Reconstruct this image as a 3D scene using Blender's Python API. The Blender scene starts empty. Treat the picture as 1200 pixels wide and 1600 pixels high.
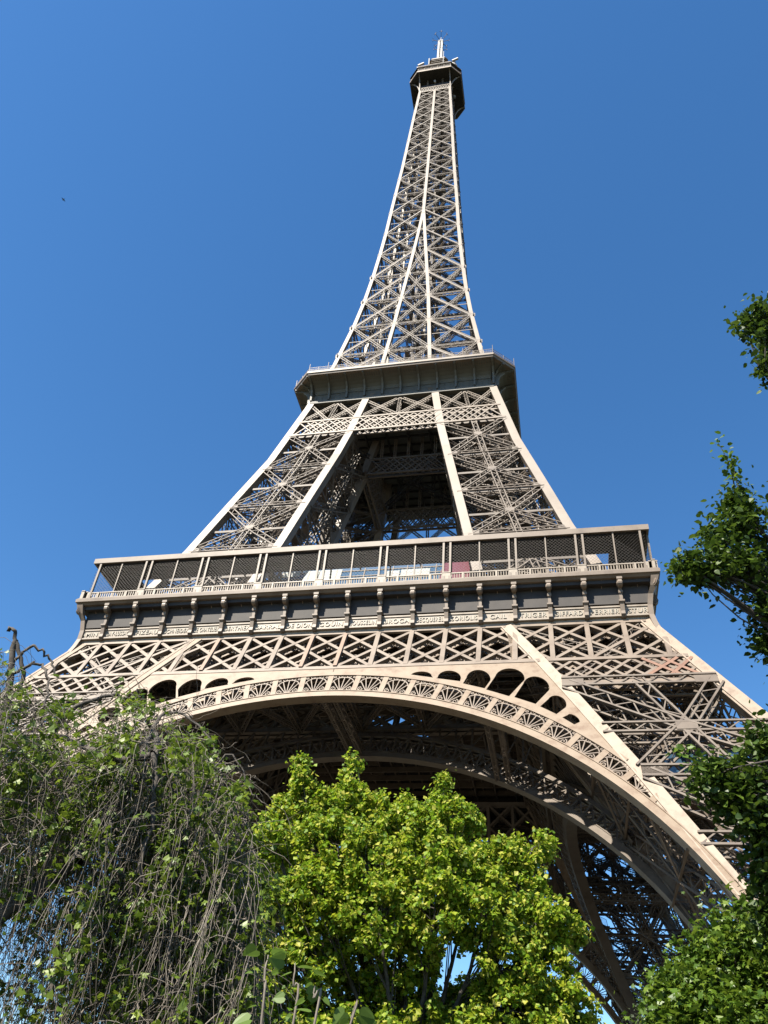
import bpy, math, random
import numpy as np
from mathutils import Matrix, Vector
random.seed(7); RNG=np.random.RandomState(11)
S=bpy.context.scene
# ---------------------------------------------------------------- camera
cam=bpy.data.cameras.new('camera'); CAM=bpy.data.objects.new('camera',cam); S.collection.objects.link(CAM)
CX,CY,CZ=22.521,-111.328,1.6
CAM.location=(CX,CY,CZ); CAM.rotation_euler=(2.2765,-0.0688,0.1862)
cam.sensor_fit='HORIZONTAL'; cam.sensor_width=36; cam.lens=1273.65/1200*36
cam.clip_start=.1; cam.clip_end=9000
S.camera=CAM
S.render.resolution_x=768; S.render.resolution_y=1024
# ---------------------------------------------------------------- world, sun, exposure
SUN_EL=math.radians(50); SUN_AZ=math.radians(30)      # azimuth: to the left of the front face's normal (-y)
sd=Vector((-math.sin(SUN_AZ)*math.cos(SUN_EL),-math.cos(SUN_AZ)*math.cos(SUN_EL),math.sin(SUN_EL)))
W=bpy.data.worlds.new('World'); S.world=W; W.use_nodes=True
nt=W.node_tree; nt.nodes.clear()
out=nt.nodes.new('ShaderNodeOutputWorld'); bg=nt.nodes.new('ShaderNodeBackground'); sky=nt.nodes.new('ShaderNodeTexSky')
sky.sky_type='NISHITA'; sky.sun_disc=False; sky.sun_elevation=SUN_EL; sky.sun_rotation=math.atan2(sd.x,sd.y)
sky.altitude=0; sky.air_density=1.0; sky.dust_density=0.15; sky.ozone_density=3.0
bg.inputs['Strength'].default_value=.073
hs=nt.nodes.new('ShaderNodeHueSaturation'); hs.inputs['Saturation'].default_value=1.24; hs.inputs['Hue'].default_value=.5
nt.links.new(sky.outputs[0],hs.inputs['Color']); nt.links.new(hs.outputs[0],bg.inputs[0]); nt.links.new(bg.outputs[0],out.inputs[0])
sl=bpy.data.lights.new('sun','SUN'); sl.energy=5.0; sl.angle=math.radians(.5); sl.color=(1,.93,.81)
SUN=bpy.data.objects.new('sun',sl); S.collection.objects.link(SUN)
SUN.rotation_euler=sd.to_track_quat('Z','Y').to_euler(); SUN.location=(0,-200,300)
S.view_settings.view_transform='Standard'; S.view_settings.look='None'
S.view_settings.exposure=1.55; S.view_settings.gamma=1
S.render.engine='CYCLES'
# ---------------------------------------------------------------- materials
AL=.74   # paint and leaf colours below are multiplied by this (dark real-world paint, exposure set for it)
def mat(name,col,rough=.6,var=None,scale=1.,metal=0,trans=0,spec=.5,streak=0):
    col=tuple(c*AL for c in col); var=[tuple(c*AL for c in v) for v in var] if var else None
    m=bpy.data.materials.new(name); m.use_nodes=True; n=m.node_tree; b=n.nodes['Principled BSDF']
    b.inputs['Roughness'].default_value=rough; b.inputs['Metallic'].default_value=metal
    b.inputs['Specular IOR Level'].default_value=spec
    b.inputs['Base Color'].default_value=(*col,1)
    if var:
        tc=n.nodes.new('ShaderNodeTexCoord'); no=n.nodes.new('ShaderNodeTexNoise'); r=n.nodes.new('ShaderNodeValToRGB')
        no.inputs['Scale'].default_value=scale; no.inputs['Detail'].default_value=8; no.inputs['Roughness'].default_value=.65
        n.links.new(tc.outputs['Object'],no.inputs['Vector']); n.links.new(no.outputs['Fac'],r.inputs['Fac'])
        els=r.color_ramp.elements
        els[0].position=.3; els[0].color=(*var[0],1); els[1].position=.72; els[1].color=(*var[-1],1)
        if len(var)==3: e=els.new(.5); e.color=(*var[1],1)
        last=r.outputs[0]
        if streak:   # rain streaks and grime: a second noise stretched down the height
            mp=n.nodes.new('ShaderNodeMapping'); mp.inputs['Scale'].default_value=(2.2,2.2,.22); n.links.new(tc.outputs['Object'],mp.inputs[0])
            n2=n.nodes.new('ShaderNodeTexNoise'); n2.inputs['Scale'].default_value=1.; n2.inputs['Detail'].default_value=6; n2.inputs['Roughness'].default_value=.75; n.links.new(mp.outputs[0],n2.inputs['Vector'])
            r2=n.nodes.new('ShaderNodeValToRGB'); r2.color_ramp.elements[0].position=.38; r2.color_ramp.elements[0].color=(1-streak,1-streak*1.15,1-streak*1.3,1); r2.color_ramp.elements[1].position=.55; r2.color_ramp.elements[1].color=(1,1,1,1)
            mu=n.nodes.new('ShaderNodeMixRGB'); mu.blend_type='MULTIPLY'; mu.inputs[0].default_value=1; n.links.new(last,mu.inputs[1]); n.links.new(r2.outputs[0],mu.inputs[2]); last=mu.outputs[0]
        n.links.new(last,b.inputs['Base Color'])
    return m
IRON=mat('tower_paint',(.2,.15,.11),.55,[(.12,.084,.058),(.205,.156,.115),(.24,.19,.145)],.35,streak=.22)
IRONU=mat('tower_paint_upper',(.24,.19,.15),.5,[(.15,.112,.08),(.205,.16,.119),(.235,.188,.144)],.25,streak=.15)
IROND=mat('tower_paint_shaded',(.15,.115,.088),.6,[(.09,.065,.047),(.15,.117,.088),(.18,.143,.11)],.5,streak=.2)  # tower paint darkened: the shade inside the ironwork is put into its colour
IRONL=mat('tower_paint_arch',(.23,.16,.11),.55,[(.17,.103,.06),(.255,.188,.127),(.28,.215,.15)],.9,streak=.2)
PANEL=mat('cove_paint',(.2,.17,.14),.6,[(.2,.135,.1),(.42,.3,.22),(.5,.36,.27)],.9)
COVE2=mat('upper_cove_shade',(.1,.1,.088),.6,[(.115,.11,.092),(.15,.144,.122)],.5)  # same tower paint, greyed and darkened; the overhang's shade is in the colour
BAND=mat('frieze_paint',(.3,.25,.19),.5,[(.22,.175,.125),(.31,.255,.195),(.34,.285,.225)],1.)
GOLD=mat('letter_paint',(.39,.35,.28),.4)
DARK=mat('underside_shade',(.04,.033,.03),.7,[(.025,.02,.018),(.055,.045,.038)],.5)  # near-black: the shade beneath floors and gallery roof is put into the colour
WIRE=mat('net_wire',(.10,.085,.07),.5)
LIGHTM=mat('white_equipment',(.38,.37,.36),.5)
GLASSB=mat('pavilion_glass',(.05,.1,.16),.08,spec=1.)
BLUEG=mat('blue_glass',(.12,.22,.4),.15,spec=1.)
MAROON=mat('maroon_panel',(.12,.02,.035),.3)
BLIND=mat('white_blind',(.25,.27,.25),.5)
STONE=mat('base_stone',(.22,.2,.16),.9,[(.17,.15,.12),(.26,.23,.19)],.6)
GROUND=mat('park_ground',(.05,.06,.025),1,[(.025,.04,.012),(.06,.05,.035)],.15)
PATHM=mat('gravel_path',(.08,.07,.055),1,[(.1,.085,.06),(.15,.128,.095)],2)
# ---------------------------------------------------------------- object helpers
def link(name,me,parent=None,m=None,mx=None):
    o=bpy.data.objects.new(name,me); S.collection.objects.link(o)
    if parent: o.parent=parent
    if mx is not None: o.matrix_local=mx
    if m is not None and me is not None and not me.materials: me.materials.append(m)
    return o
def empty(name,loc=(0,0,0),**k):
    o=bpy.data.objects.new(name,None); S.collection.objects.link(o); o.location=loc
    for a,b in k.items(): o[a]=b
    return o
def tagit(o,**k):
    for a,b in k.items(): o[a]=b
    return o
BF=np.array([[0,1,2,3],[7,6,5,4],[0,4,5,1],[1,5,6,2],[2,6,7,3],[3,7,4,0]])
class G:
    """collects bars and polygons and makes ONE mesh"""
    def __init__(s): s.b=[]; s.v=[]; s.f=[]; s.nv=0
    def bar(s,p,q,w,h=None,up=(0,0,1)): s.b.append((*p,*q,w,h if h else w,*up))
    def poly(s,vs,fs):
        s.v+= [tuple(v) for v in vs]; s.f+=[tuple(i+s.nv for i in f) for f in fs]; s.nv+=len(vs)
    def box(s,c,d):
        x,y,z=c; a,b,e=d[0]/2,d[1]/2,d[2]/2
        s.poly([(x+i*a,y+j*b,z+k*e) for i in(-1,1) for j in(-1,1) for k in(-1,1)],[(0,1,3,2),(4,6,7,5),(0,4,5,1),(2,3,7,6),(0,2,6,4),(1,5,7,3)])
    def line(s,pts,w,h=None,up=(0,0,1)):
        for a,b in zip(pts[:-1],pts[1:]): s.bar(a,b,w,h,up)
    def sweep(s,pts,w,h,up):
        """continuous box section along a polyline (no gaps): w along side, h along up"""
        P=[Vector(p) for p in pts]; vs=[];n=len(P)
        for i,p in enumerate(P):
            d=(P[min(i+1,n-1)]-P[max(i-1,0)]).normalized(); u=Vector(up[i] if isinstance(up,list) else up); u=(u-d*u.dot(d)).normalized(); sdv=d.cross(u)
            for a,b in((-1,-1),(1,-1),(1,1),(-1,1)): vs.append(p+sdv*a*w/2+u*b*h/2)
        fs=[(0,1,2,3),(4*n-1,4*n-2,4*n-3,4*n-4)]
        for i in range(n-1):
            for k in range(4): a=4*i+k; b=4*i+(k+1)%4; fs.append((a,a+4,b+4,b))
        s.poly(vs,fs)
    def truss(s,p,q,w,h,up=(0,0,1),c=.13,pitch=None,xl=False,l=.07):
        """lattice box member: four corner angles and zigzag lacing on four sides"""
        p=np.array(p,float);q=np.array(q,float);d=q-p;L=np.linalg.norm(d)
        if L<.3: return
        d/=L; u=np.array(up,float);u-=d*u.dot(d)
        if np.linalg.norm(u)<1e-3: u=np.array([1.,.1,0]);u-=d*u.dot(d)
        u/=np.linalg.norm(u); r=np.cross(d,u)
        cs=[(a*w/2,b*h/2) for a,b in((-1,-1),(1,-1),(1,1),(-1,1))]
        U=tuple(u)
        for a,b in cs: s.bar(p+r*a+u*b,q+r*a+u*b,c,c,U)
        for k in range(4):
            a0,b0=cs[k];a1,b1=cs[(k+1)%4]; side=w if k%2==0 else h
            n=max(2,int(round(L/(pitch or side*1.0))))
            nn=u if k%2==0 else r
            for i in range(n):
                t0=L*i/n;t1=L*(i+1)/n
                A0=p+d*t0+r*a0+u*b0;A1=p+d*t1+r*a1+u*b1
                B0=p+d*t0+r*a1+u*b1;B1=p+d*t1+r*a0+u*b0
                if xl: s.bar(A0,A1,.02,l,tuple(np.cross(A1-A0,nn))); s.bar(B0,B1,.02,l,tuple(np.cross(B1-B0,nn)))
                elif i%2==0: s.bar(A0,A1,.03,l,tuple(np.cross(A1-A0,nn)))
                else: s.bar(B0,B1,.03,l,tuple(np.cross(B1-B0,nn)))
    def mesh(s,name,m=None,smooth=False):
        vv=[];ff=[]
        V=np.array(s.v,float).reshape(-1,3); nb=len(s.b)
        if nb:
            B=np.array(s.b,float);p=B[:,:3];q=B[:,3:6];w=B[:,6:7]/2;h=B[:,7:8]/2;u=B[:,8:11]
            d=q-p;d/=np.maximum(np.linalg.norm(d,axis=1,keepdims=True),1e-9)
            u=u-d*(u*d).sum(1,keepdims=True); bad=np.linalg.norm(u,axis=1)<1e-4
            alt=np.tile([1.,.13,0.],(nb,1)); alt-=d*(alt*d).sum(1,keepdims=True); u[bad]=alt[bad]
            u/=np.linalg.norm(u,axis=1,keepdims=True); r=np.cross(d,u)
            c=[-r*w-u*h,r*w-u*h,r*w+u*h,-r*w+u*h]
            BV=np.stack([p+k for k in c]+[q+k for k in c],1).reshape(-1,3)
            BFs=(BF[None]+8*np.arange(nb)[:,None,None]).reshape(-1,4)+len(V)
            V=np.vstack([V,BV])
        else: BFs=np.zeros((0,4),int)
        loops=[i for f in s.f for i in f]; tot=[len(f) for f in s.f]
        loops=np.concatenate([np.array(loops,int),BFs.ravel()]).astype(np.int32); tot=np.concatenate([np.array(tot,int),np.full(len(BFs),4)]).astype(np.int32)
        return npmesh(name,V,loops,tot,m,smooth)
def npmesh(name,V,loops,tot,m=None,smooth=False):
    me=bpy.data.meshes.new(name); me.vertices.add(len(V)); me.vertices.foreach_set('co',np.asarray(V,np.float32).ravel())
    me.loops.add(len(loops)); me.loops.foreach_set('vertex_index',np.asarray(loops,np.int32)); me.polygons.add(len(tot))
    st=np.concatenate([[0],np.cumsum(tot)[:-1]]).astype(np.int32)
    me.polygons.foreach_set('loop_start',st); me.polygons.foreach_set('loop_total',np.asarray(tot,np.int32))
    me.polygons.foreach_set('use_smooth',[bool(smooth)]*len(tot))
    me.update(calc_edges=True); me.validate()
    if m: me.materials.append(m)
    return me
def fill2d(outer,holes,depth,fn,name,m):
    """flat plate with holes (poly curves), mapped by fn(x,z,t)"""
    cu=bpy.data.curves.new(name,'CURVE'); cu.dimensions='2D'; cu.fill_mode='BOTH'; cu.extrude=depth/2
    for pts in [outer]+holes:
        sp=cu.splines.new('POLY'); sp.points.add(len(pts)-1); sp.use_cyclic_u=True
        for i,(x,z) in enumerate(pts): sp.points[i].co=(x,z,0,1)
    o=bpy.data.objects.new(name,cu); S.collection.objects.link(o)
    me=bpy.data.meshes.new_from_object(o.evaluated_get(bpy.context.evaluated_depsgraph_get()))
    bpy.data.objects.remove(o); bpy.data.curves.remove(cu); me.name=name; me.polygons.foreach_set('use_smooth',[False]*len(me.polygons))
    for v in me.vertices: v.co=fn(v.co.x,v.co.y,v.co.z)
    me.materials.clear(); me.materials.append(m); return me
ROT=[Matrix.Rotation(math.radians(90*k),4,'Z') for k in range(4)]
# ---------------------------------------------------------------- tower profile (half widths, metres)
ZN=[52,57,70.5,82,94,110,125,140.5,150,161,171,180,192,215,239,250,267,277]
HN=[33.39,31.4,27.1,24.0,20.7,17.3,14.55,12.4,11.35,10.4,9.7,9.15,8.6,7.4,6.4,5.95,5.15,4.8]
def H(z): return 59.05-.4935*z if z<=52 else float(np.interp(z,ZN,HN))
def Io(z): return float(np.interp(z,[0,19.5,30,39,45,51.4,57],[44.5,34.9,30,25.5,22.4,18.8,16.6]))   # outer side of inner beam, lower pillar
WL=1.25
def Ol(z): return H(z)-WL/2
def Nl(z): return Io(z)-WL/2
WM=1.25
def Om(z): return H(z)-WM/2
def Nm(z): return float(np.interp(z,[52,70.6,100.4,110,116],[16.0,12.6,7.15,5.8,5.0]))+WM/2
WU=.76
def Ou(z): return H(z)-WU/2
def Nu(z): return float(np.interp(z,[112,124.3,149.8,176,190],[5.3,4.5,2.9,.95,.0]))
TOWER=empty('lattice_tower',label='tall brown wrought iron lattice tower on four arched legs rising above the trees',category='tower')
# ================================================================ LOWER PILLARS
def corners(O,N,z): return [Vector((O(z),-O(z),z)),Vector((N(z),-O(z),z)),Vector((N(z),-N(z),z)),Vector((O(z),-N(z),z))]
NRM=[Vector((0,-1,.4)),Vector((-1,0,.3)),Vector((0,1,.3)),Vector((1,0,.4))]
def face(g,O,N,k,z0,z1,zc,w,c,l,jack=True,top=True,bot=True,mid=True,pitch=None):
    P0=corners(O,N,z0);P1=corners(O,N,z1); a0,b0=P0[k],P0[(k+1)%4];a1,b1=P1[k],P1[(k+1)%4]
    t=(zc-z0)/(z1-z0); am=a0.lerp(a1,t); bm=b0.lerp(b1,t); ctr=(am+bm)/2; n=NRM[k]
    inn=.35
    for q in (a0,b0,a1,b1): g.truss(q.lerp(ctr,.04),ctr,w,w*1.1,n,c,pitch=pitch,l=l)
    if mid: g.truss(am,bm,w*.85,w*1.1,n,c,pitch=pitch,l=l)
    if jack: g.truss((a0+b0)/2,(a1+b1)/2,w*.8,w*1.1,n,c,pitch=pitch,l=l)
    if top: g.truss(a1,b1,w*.85,w*1.2,n,c,pitch=pitch,l=l)
    if bot: g.truss(a0,b0,w*.85,w*1.2,n,c,pitch=pitch,l=l)
    # gusset plates
    ex=(b0-a0).normalized(); ey=(ctr-(a0+b0)/2).normalized(); nn=ex.cross(ey).normalized()
    for sgn in(-1,1):
        g.bar(ctr-ex*w*.7+nn*sgn*w*.62,ctr+ex*w*.7+nn*sgn*w*.62,.06,w*.95,tuple(ey))
        for q,ref in((a0,1),(b0,-1),(a1,1),(b1,-1)):
            g.bar(q+nn*sgn*w*.6,q+ex*ref*w*1.6+nn*sgn*w*.6,.06,w*1.2,tuple(ey))
g=G()
LV=[(4,17.6,11),(17.6,29.9,23.4),(29.9,41.3,35)]
for k in range(4):
    for i,(z0,z1,zc) in enumerate(LV): face(g,Ol,Nl,k,z0,z1,zc,1.3,.2,.12,bot=(i==0),pitch=1.3)
    # bracing behind the belts
    P0=corners(Ol,Nl,41.3);P1=corners(Ol,Nl,51.2)
    g.truss(P0[k],P1[(k+1)%4],.8,.8,NRM[k],.13); g.truss(P0[(k+1)%4],P1[k],.8,.8,NRM[k],.13)
# horizontal diaphragms and interior lift track
for z in(17.6,23.4,29.9,35,41.3,46,51):
    P=corners(Ol,Nl,z); g.truss(P[0],P[2],.7,.7,(0,0,1),.12); g.truss(P[1],P[3],.7,.7,(0,0,1),.12)
def cen(z,dx,dy): m=(Ol(z)+Nl(z))/2; return Vector((m+dx,-m+dy,z))
for dx,dy in((-2,-2),(2,-2),(-2,2),(2,2)):
    g.truss(cen(2,dx,dy),cen(56,dx,dy),.5,.7,(0,0,1),.14,xl=True)
for z in np.arange(4,56,2.2):
    g.bar(cen(z,-2.3,-2),cen(z,2.3,-2),.18,.25); g.bar(cen(z,-2.3,2),cen(z,2.3,2),.18,.25); g.bar(cen(z,-2,-2.3),cen(z+2,-2,2.3),.1,.16); g.bar(cen(z,2,-2.3),cen(z+2,2,2.3),.1,.16)
# stair flights
zz=3;sg=1
while zz<54:
    a=cen(zz,-4*sg,4.6);b=cen(zz+2.4,4*sg,4.6)
    for o_ in(0,1.1):
        v=Vector((0,o_,0)); g.bar(a+v,b+v,.08,.3); g.bar(a+v+Vector((0,0,1.1)),b+v+Vector((0,0,1.1)),.05,.05)
    for t in np.linspace(0,1,9): q=a.lerp(b,t); g.bar(q,q+Vector((0,1.1,0)),.28,.04); g.bar(q,q+Vector((0,0,1.1)),.04,.04)
    g.box(b+Vector((0,.5,-.1)),(2,1.8,.1)); zz+=2.4; sg=-sg
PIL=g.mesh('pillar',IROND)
zs=[0,6,12,19.5,25,30,34.5,39,42,45,48,51.4]
def beammesh(O,N,zs,w,idx,m,name,ridges=True):
    g=G(); pts=[corners(O,N,z)[idx] for z in zs]
    up=(0,-1,0)
    g.sweep(pts,w,w,up)
    if ridges:    # riveted flange strips standing proud of the faces
        for s1,s2 in((-1,0),(1,0),(0,-1),(0,1)):
            for off in(-w*.36,w*.36):
                if s1: dv=Vector((s1*(w/2+.05),off,0)); ww,hh=.13,.16
                else: dv=Vector((off,s2*(w/2+.05),0)); ww,hh=.16,.13
                g.sweep([p+dv for p in pts],ww,hh,up)
    return g.mesh(name,m)
BM=[beammesh(Ol,Nl,zs,WL,i,IRONL,'corner_beam') for i in range(4)]
for k in range(4):
    p=link('pillar',PIL,TOWER,mx=ROT[k])
    for b in BM: link('corner_beam',b,p)
g=G()
for dx,dy in((0,0),):
    g.box(((58.7+43.9)/2,-(58.7+43.9)/2,1.2),(21,21,2.4)); g.box((51.3,-51.3,3.1),(19,19,1.4)); g.box((51.3,-51.3,4.0),(18,18,.4))
MAS=g.mesh('masonry_base',STONE)
for k in range(4): link('masonry_base',MAS,TOWER,mx=ROT[k])
# ================================================================ FACE GIRDERS (outer and inner belts)
def fpt(x,z,off,Hf=H): return Vector((x,-Hf(z)+off,z))
PIT=3.84
def belt(Hf,xlim,z0,z1,step,run,verts_,dw,vw,layers,nail,lower=False):
    """inclined lattice belt between z0 and z1 on the plane y=-Hf(z)"""
    g=G(); n=(0,-1,.45)
    X=xlim
    def clip(xa,za,xb,zb):
        # clip the segment to lie inside inner/outer bounds at each height
        pts=[];
        for t in np.linspace(0,1,33):
            x=xa+(xb-xa)*t; z=za+(zb-za)*t
            lo,hi=X(z)
            pts.append((x,z,lo<=x<=hi))
        ins=[p for p in pts if p[2]]
        return (ins[0],ins[-1]) if len(ins)>2 else None
    for li,off in enumerate(layers):
        w=dw if li==0 else dw*.8
        m=int(48/step)
        for i in range(-m,m+1):
            for s_ in(-1,1):
                xa=i*step; xb=xa+s_*run
                c=clip(xa,z1,xb,z0)
                if c:
                    a,b=c; A=fpt(a[0],a[1],off+.02*s_,Hf);B=fpt(b[0],b[1],off+.02*s_,Hf); g.bar(A,B,w,.16,n)
                    if li==0:
                        L=(B-A).length; d=(B-A).normalized(); side=d.cross(Vector(n)).normalized()
                        # lips make the flat bars read as riveted channels
                        for q in(-1,1): g.bar(A+side*q*w*.5+Vector((0,.22,0)),B+side*q*w*.5+Vector((0,.22,0)),.05,.36,n)
                        for t in np.arange(nail,L-nail/2,nail):
                            q=A+d*t+Vector((0,.5,0))
                            for sg in(-1,1): g.box(q+side*sg*(w*.5+.13),(.15,.15,.15))
            if verts_:
                lo,hi=X(z1);lo0,hi0=X(z0)
                xa=i*step
                if lo<=xa<=hi or lo0<=xa<=hi0:
                    c=clip(xa,z1,xa,z0)
                    if c: a,b=c; g.bar(fpt(a[0],a[1],off-.03,Hf),fpt(b[0],b[1],off-.03,Hf),vw,.3 if li==0 else .2,n)
    return g
BELT=belt(H,lambda z:(-Io(z)-.2,Io(z)+.2),45.3,51.3,PIT,2*PIT,True,.36,.5,(.1,1.25),.55)
for z,h in((45.15,.5),(51.35,.3)):
    for off in(.1,1.3): BELT.bar(fpt(-Io(z),z,off),fpt(Io(z),z,off),.3,h,(0,.45,1))
# right part over the pillars (both sides symmetric)
for sgn in(-1,1):
    X=(lambda z:(Io(z)-.1,H(z)-.6)) if sgn>0 else (lambda z:(-H(z)+.6,-Io(z)+.1))
    b=belt(H,X,45.3,51.3,PIT,2*PIT,True,.36,.5,(.1,1.25),.9); BELT.b+=b.b; BELT.poly(b.v,b.f)
    b=belt(H,X,41.7,45.0,1.92,3.84,False,.3,.5,(.1,1.25),.9); BELT.b+=b.b; BELT.poly(b.v,b.f)
    for z in(41.5,45.15,51.35):
        lo,hi=X(z)
        for off in(.05,1.3): BELT.bar(fpt(lo,z,off),fpt(hi,z,off),.3,.45,(0,.45,1))
BEM=BELT.mesh('face_girder',IRON)
for k in range(4): link('face_girder',BEM,TOWER,mx=ROT[k])
RUSTL=mat('faded_red_paint',(.26,.17,.11),.6,[(.22,.13,.085),(.26,.175,.12)],.8)
RUST=mat('rusty_red_primer',(.25,.13,.08),.7,[(.17,.08,.05),(.27,.15,.095)],1.5)
for xa,xb in((31.7,35.6),(33.6,37.2),(36.5,33.6),(35.1,31.3)):
    g=G(); g.bar(fpt(xa,44.9,-.06),fpt(xb,41.8,-.06),.34,.1,(0,-1,.45)); o_=link('lattice_bar',g.mesh('lattice_bar',RUST),[c for c in TOWER.children if c.name=='face_girder'][0]); o_['label']='rust red lattice bar'
for xa in(-3.84,0,-15.36):
    g=G(); g.bar(fpt(xa,51.2,-.2),fpt(xa,45.4,-.2),.42,.06,(0,-1,.45)); o_=link('upright_plate',g.mesh('upright_plate',RUSTL),[c for c in TOWER.children if c.name=='face_girder'][0]); o_['label']='faded reddish upright plate'
HI=lambda z:Nl(z)+.55
IB=belt(HI,lambda z:(-Nl(z),Nl(z)),45.3,51.3,PIT,2*PIT,True,.34,.45,(.1,1.2),3)
for z,h in((45.1,.7),(51.35,.5)): IB.bar(fpt(-Nl(z),z,.1,HI),fpt(Nl(z),z,.1,HI),.4,h,(0,.45,1)); IB.bar(fpt(-Nl(z),z,1.2,HI),fpt(Nl(z),z,1.2,HI),.4,h,(0,.45,1))
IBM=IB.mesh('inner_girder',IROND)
for k in range(4): link('inner_girder',IBM,TOWER,mx=ROT[k])
# ================================================================ ARCHES
ZC1,R1=3.28,37.32; ZC2,R2=6.06,38.28
def arc(zc,R,x): return zc+math.sqrt(max(R*R-x*x,0))
def arcpts(zc,R,x0,x1,n): 
    a0=math.acos(max(-1,min(1,x0/R)));a1=math.acos(max(-1,min(1,x1/R)))
    return [(R*math.cos(a0+(a1-a0)*i/n),zc+R*math.sin(a0+(a1-a0)*i/n)) for i in range(n+1)]
def arch_rims(Hf,depth,zlow,ornament):
    g=G()
    def rim(zc,R,xe,rad,dep,off):
        th0=math.asin((zlow-zc)/R) if xe is None else math.acos(xe/R)
        n=96; vs=[];fs=[]
        for i in range(n+1):
            th=th0+(math.pi-2*th0)*i/n
            for rr,dd in((R,off),(R+rad,off),(R+rad,off+dep),(R,off+dep)):
                x=rr*math.cos(th); z=zc+rr*math.sin(th); vs.append((x,-Hf(z)+dd,z))
        for i in range(n):
            for k in range(4): fs.append((4*i+k,4*i+4+k,4*i+4+(k+1)%4,4*i+(k+1)%4))
        fs+= [(3,2,1,0),(4*n,4*n+1,4*n+2,4*n+3)]
        g.poly(vs,fs)
    rim(ZC1,R1,None,.72,depth,-.12)
    rim(ZC1,R1+.72,None,.1,depth+.1,-.2)
    if ornament: rim(ZC1,R1-.05,None,.12,.12,-.2)
    xm=28.2
    rim(ZC2,R2-.5,xm,.5,.5,-.1); rim(ZC2,R2-.5,xm,.5,.3,depth-.4)
    return g
AR=arch_rims(H,1.5,4,True)
# posts and fans between the two rims
ORN=G(); NB=26
def on(th,t,off=0,Hf=H):
    # t 0..1 between the rims
    xi,zi=(R1+.75)*math.cos(th),ZC1+(R1+.75)*math.sin(th)
    # radial line from centre 1 to the extrados inner edge
    dx,dz=math.cos(th),math.sin(th); R=R2-.45
    b=(xi*dx+(zi-ZC2)*dz); c=xi*xi+(zi-ZC2)**2-R*R; s_=-b+math.sqrt(max(b*b-c,0))
    x=xi+dx*s_*t; z=zi+dz*s_*t
    return Vector((x,-Hf(z)+off,z))
def fan(gp,go,th0,th1,Hf,dep,rich=True):
    n=(0,-1,.4)
    gp.bar(on(th0,0,.1,Hf),on(th0,1,.1,Hf),.55,.22,n)
    gp.bar(on(th0,0,dep-.2,Hf),on(th0,1,dep-.2,Hf),.4,.15,n)
    tm=(th0+th1)/2; base=on(tm,0.02,.1,Hf); hgt=(on(tm,1,0,Hf)-on(tm,0,0,Hf)).length
    if hgt<.5: return
    ex=(on(th1,.5,.1,Hf)-on(th0,.5,.1,Hf)); wd=ex.length-.55; ex.normalize()
    ey=(on(tm,1,.1,Hf)-base).normalized(); hw=wd/2
    def P(u,v): return base+ex*(u*hw)+ey*(v*hgt)
    sp=[(-.92,.62),(-.55,.78),(0,.82),(.55,.78),(.92,.62)] 
    for u,v in sp: go.bar(P(u*.1,0.02),P(u,v),.1,.12,n)
    # arch of the fan
    pts=[P(.96*math.cos(a),.5+.34*math.sin(a)) for a in np.linspace(math.pi,0,9)]
    go.line(pts,.11,.14,n)
    if not rich: return
    asp=hw/hgt
    for cu,cv,r,d in((-.66,.14,.3,1),(.66,.14,.3,-1),(-.42,.9,.26,-1),(.42,.9,.26,1),(-.86,.86,.18,1),(.86,.86,.18,-1)):
        q=[]
        for i in range(12):
            a=math.pi/2+d*i*.75; rr=r*(1-i/14)
            q.append(P(cu+rr*math.cos(a),cv+rr*math.sin(a)*asp))
        go.line(q,.09,.12,n)
ths=[math.radians(90)+ (i-NB/2)*math.radians(4.27) for i in range(NB+1)]
for i in range(NB):
    if abs(math.cos(ths[i]))*R1<28.8 and abs(math.cos(ths[i+1]))*R1<28.8: fan(AR,ORN,ths[i],ths[i+1],H,1.4)
    elif abs(math.cos(ths[i]))*R1<29.5: fan(AR,ORN,ths[i],ths[i+1],H,1.4,False)
# arched cross lattice joining front and rear rim webs
for i in range(0,150):
    th=math.radians(12+156*i/150); th2=math.radians(12+156*(i+1)/150)
    x=R1*math.cos(th)
    if abs(x)<28:
        a=on(th,1 if i%2 else .05,1.3);b=on(th2,.05 if i%2 else 1,1.3); AR.bar(a,b,.12,.1,(0,-1,.4))
ARM=AR.mesh('arch',IRONL); ORM=ORN.mesh('fan_ornament',IRON)
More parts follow.
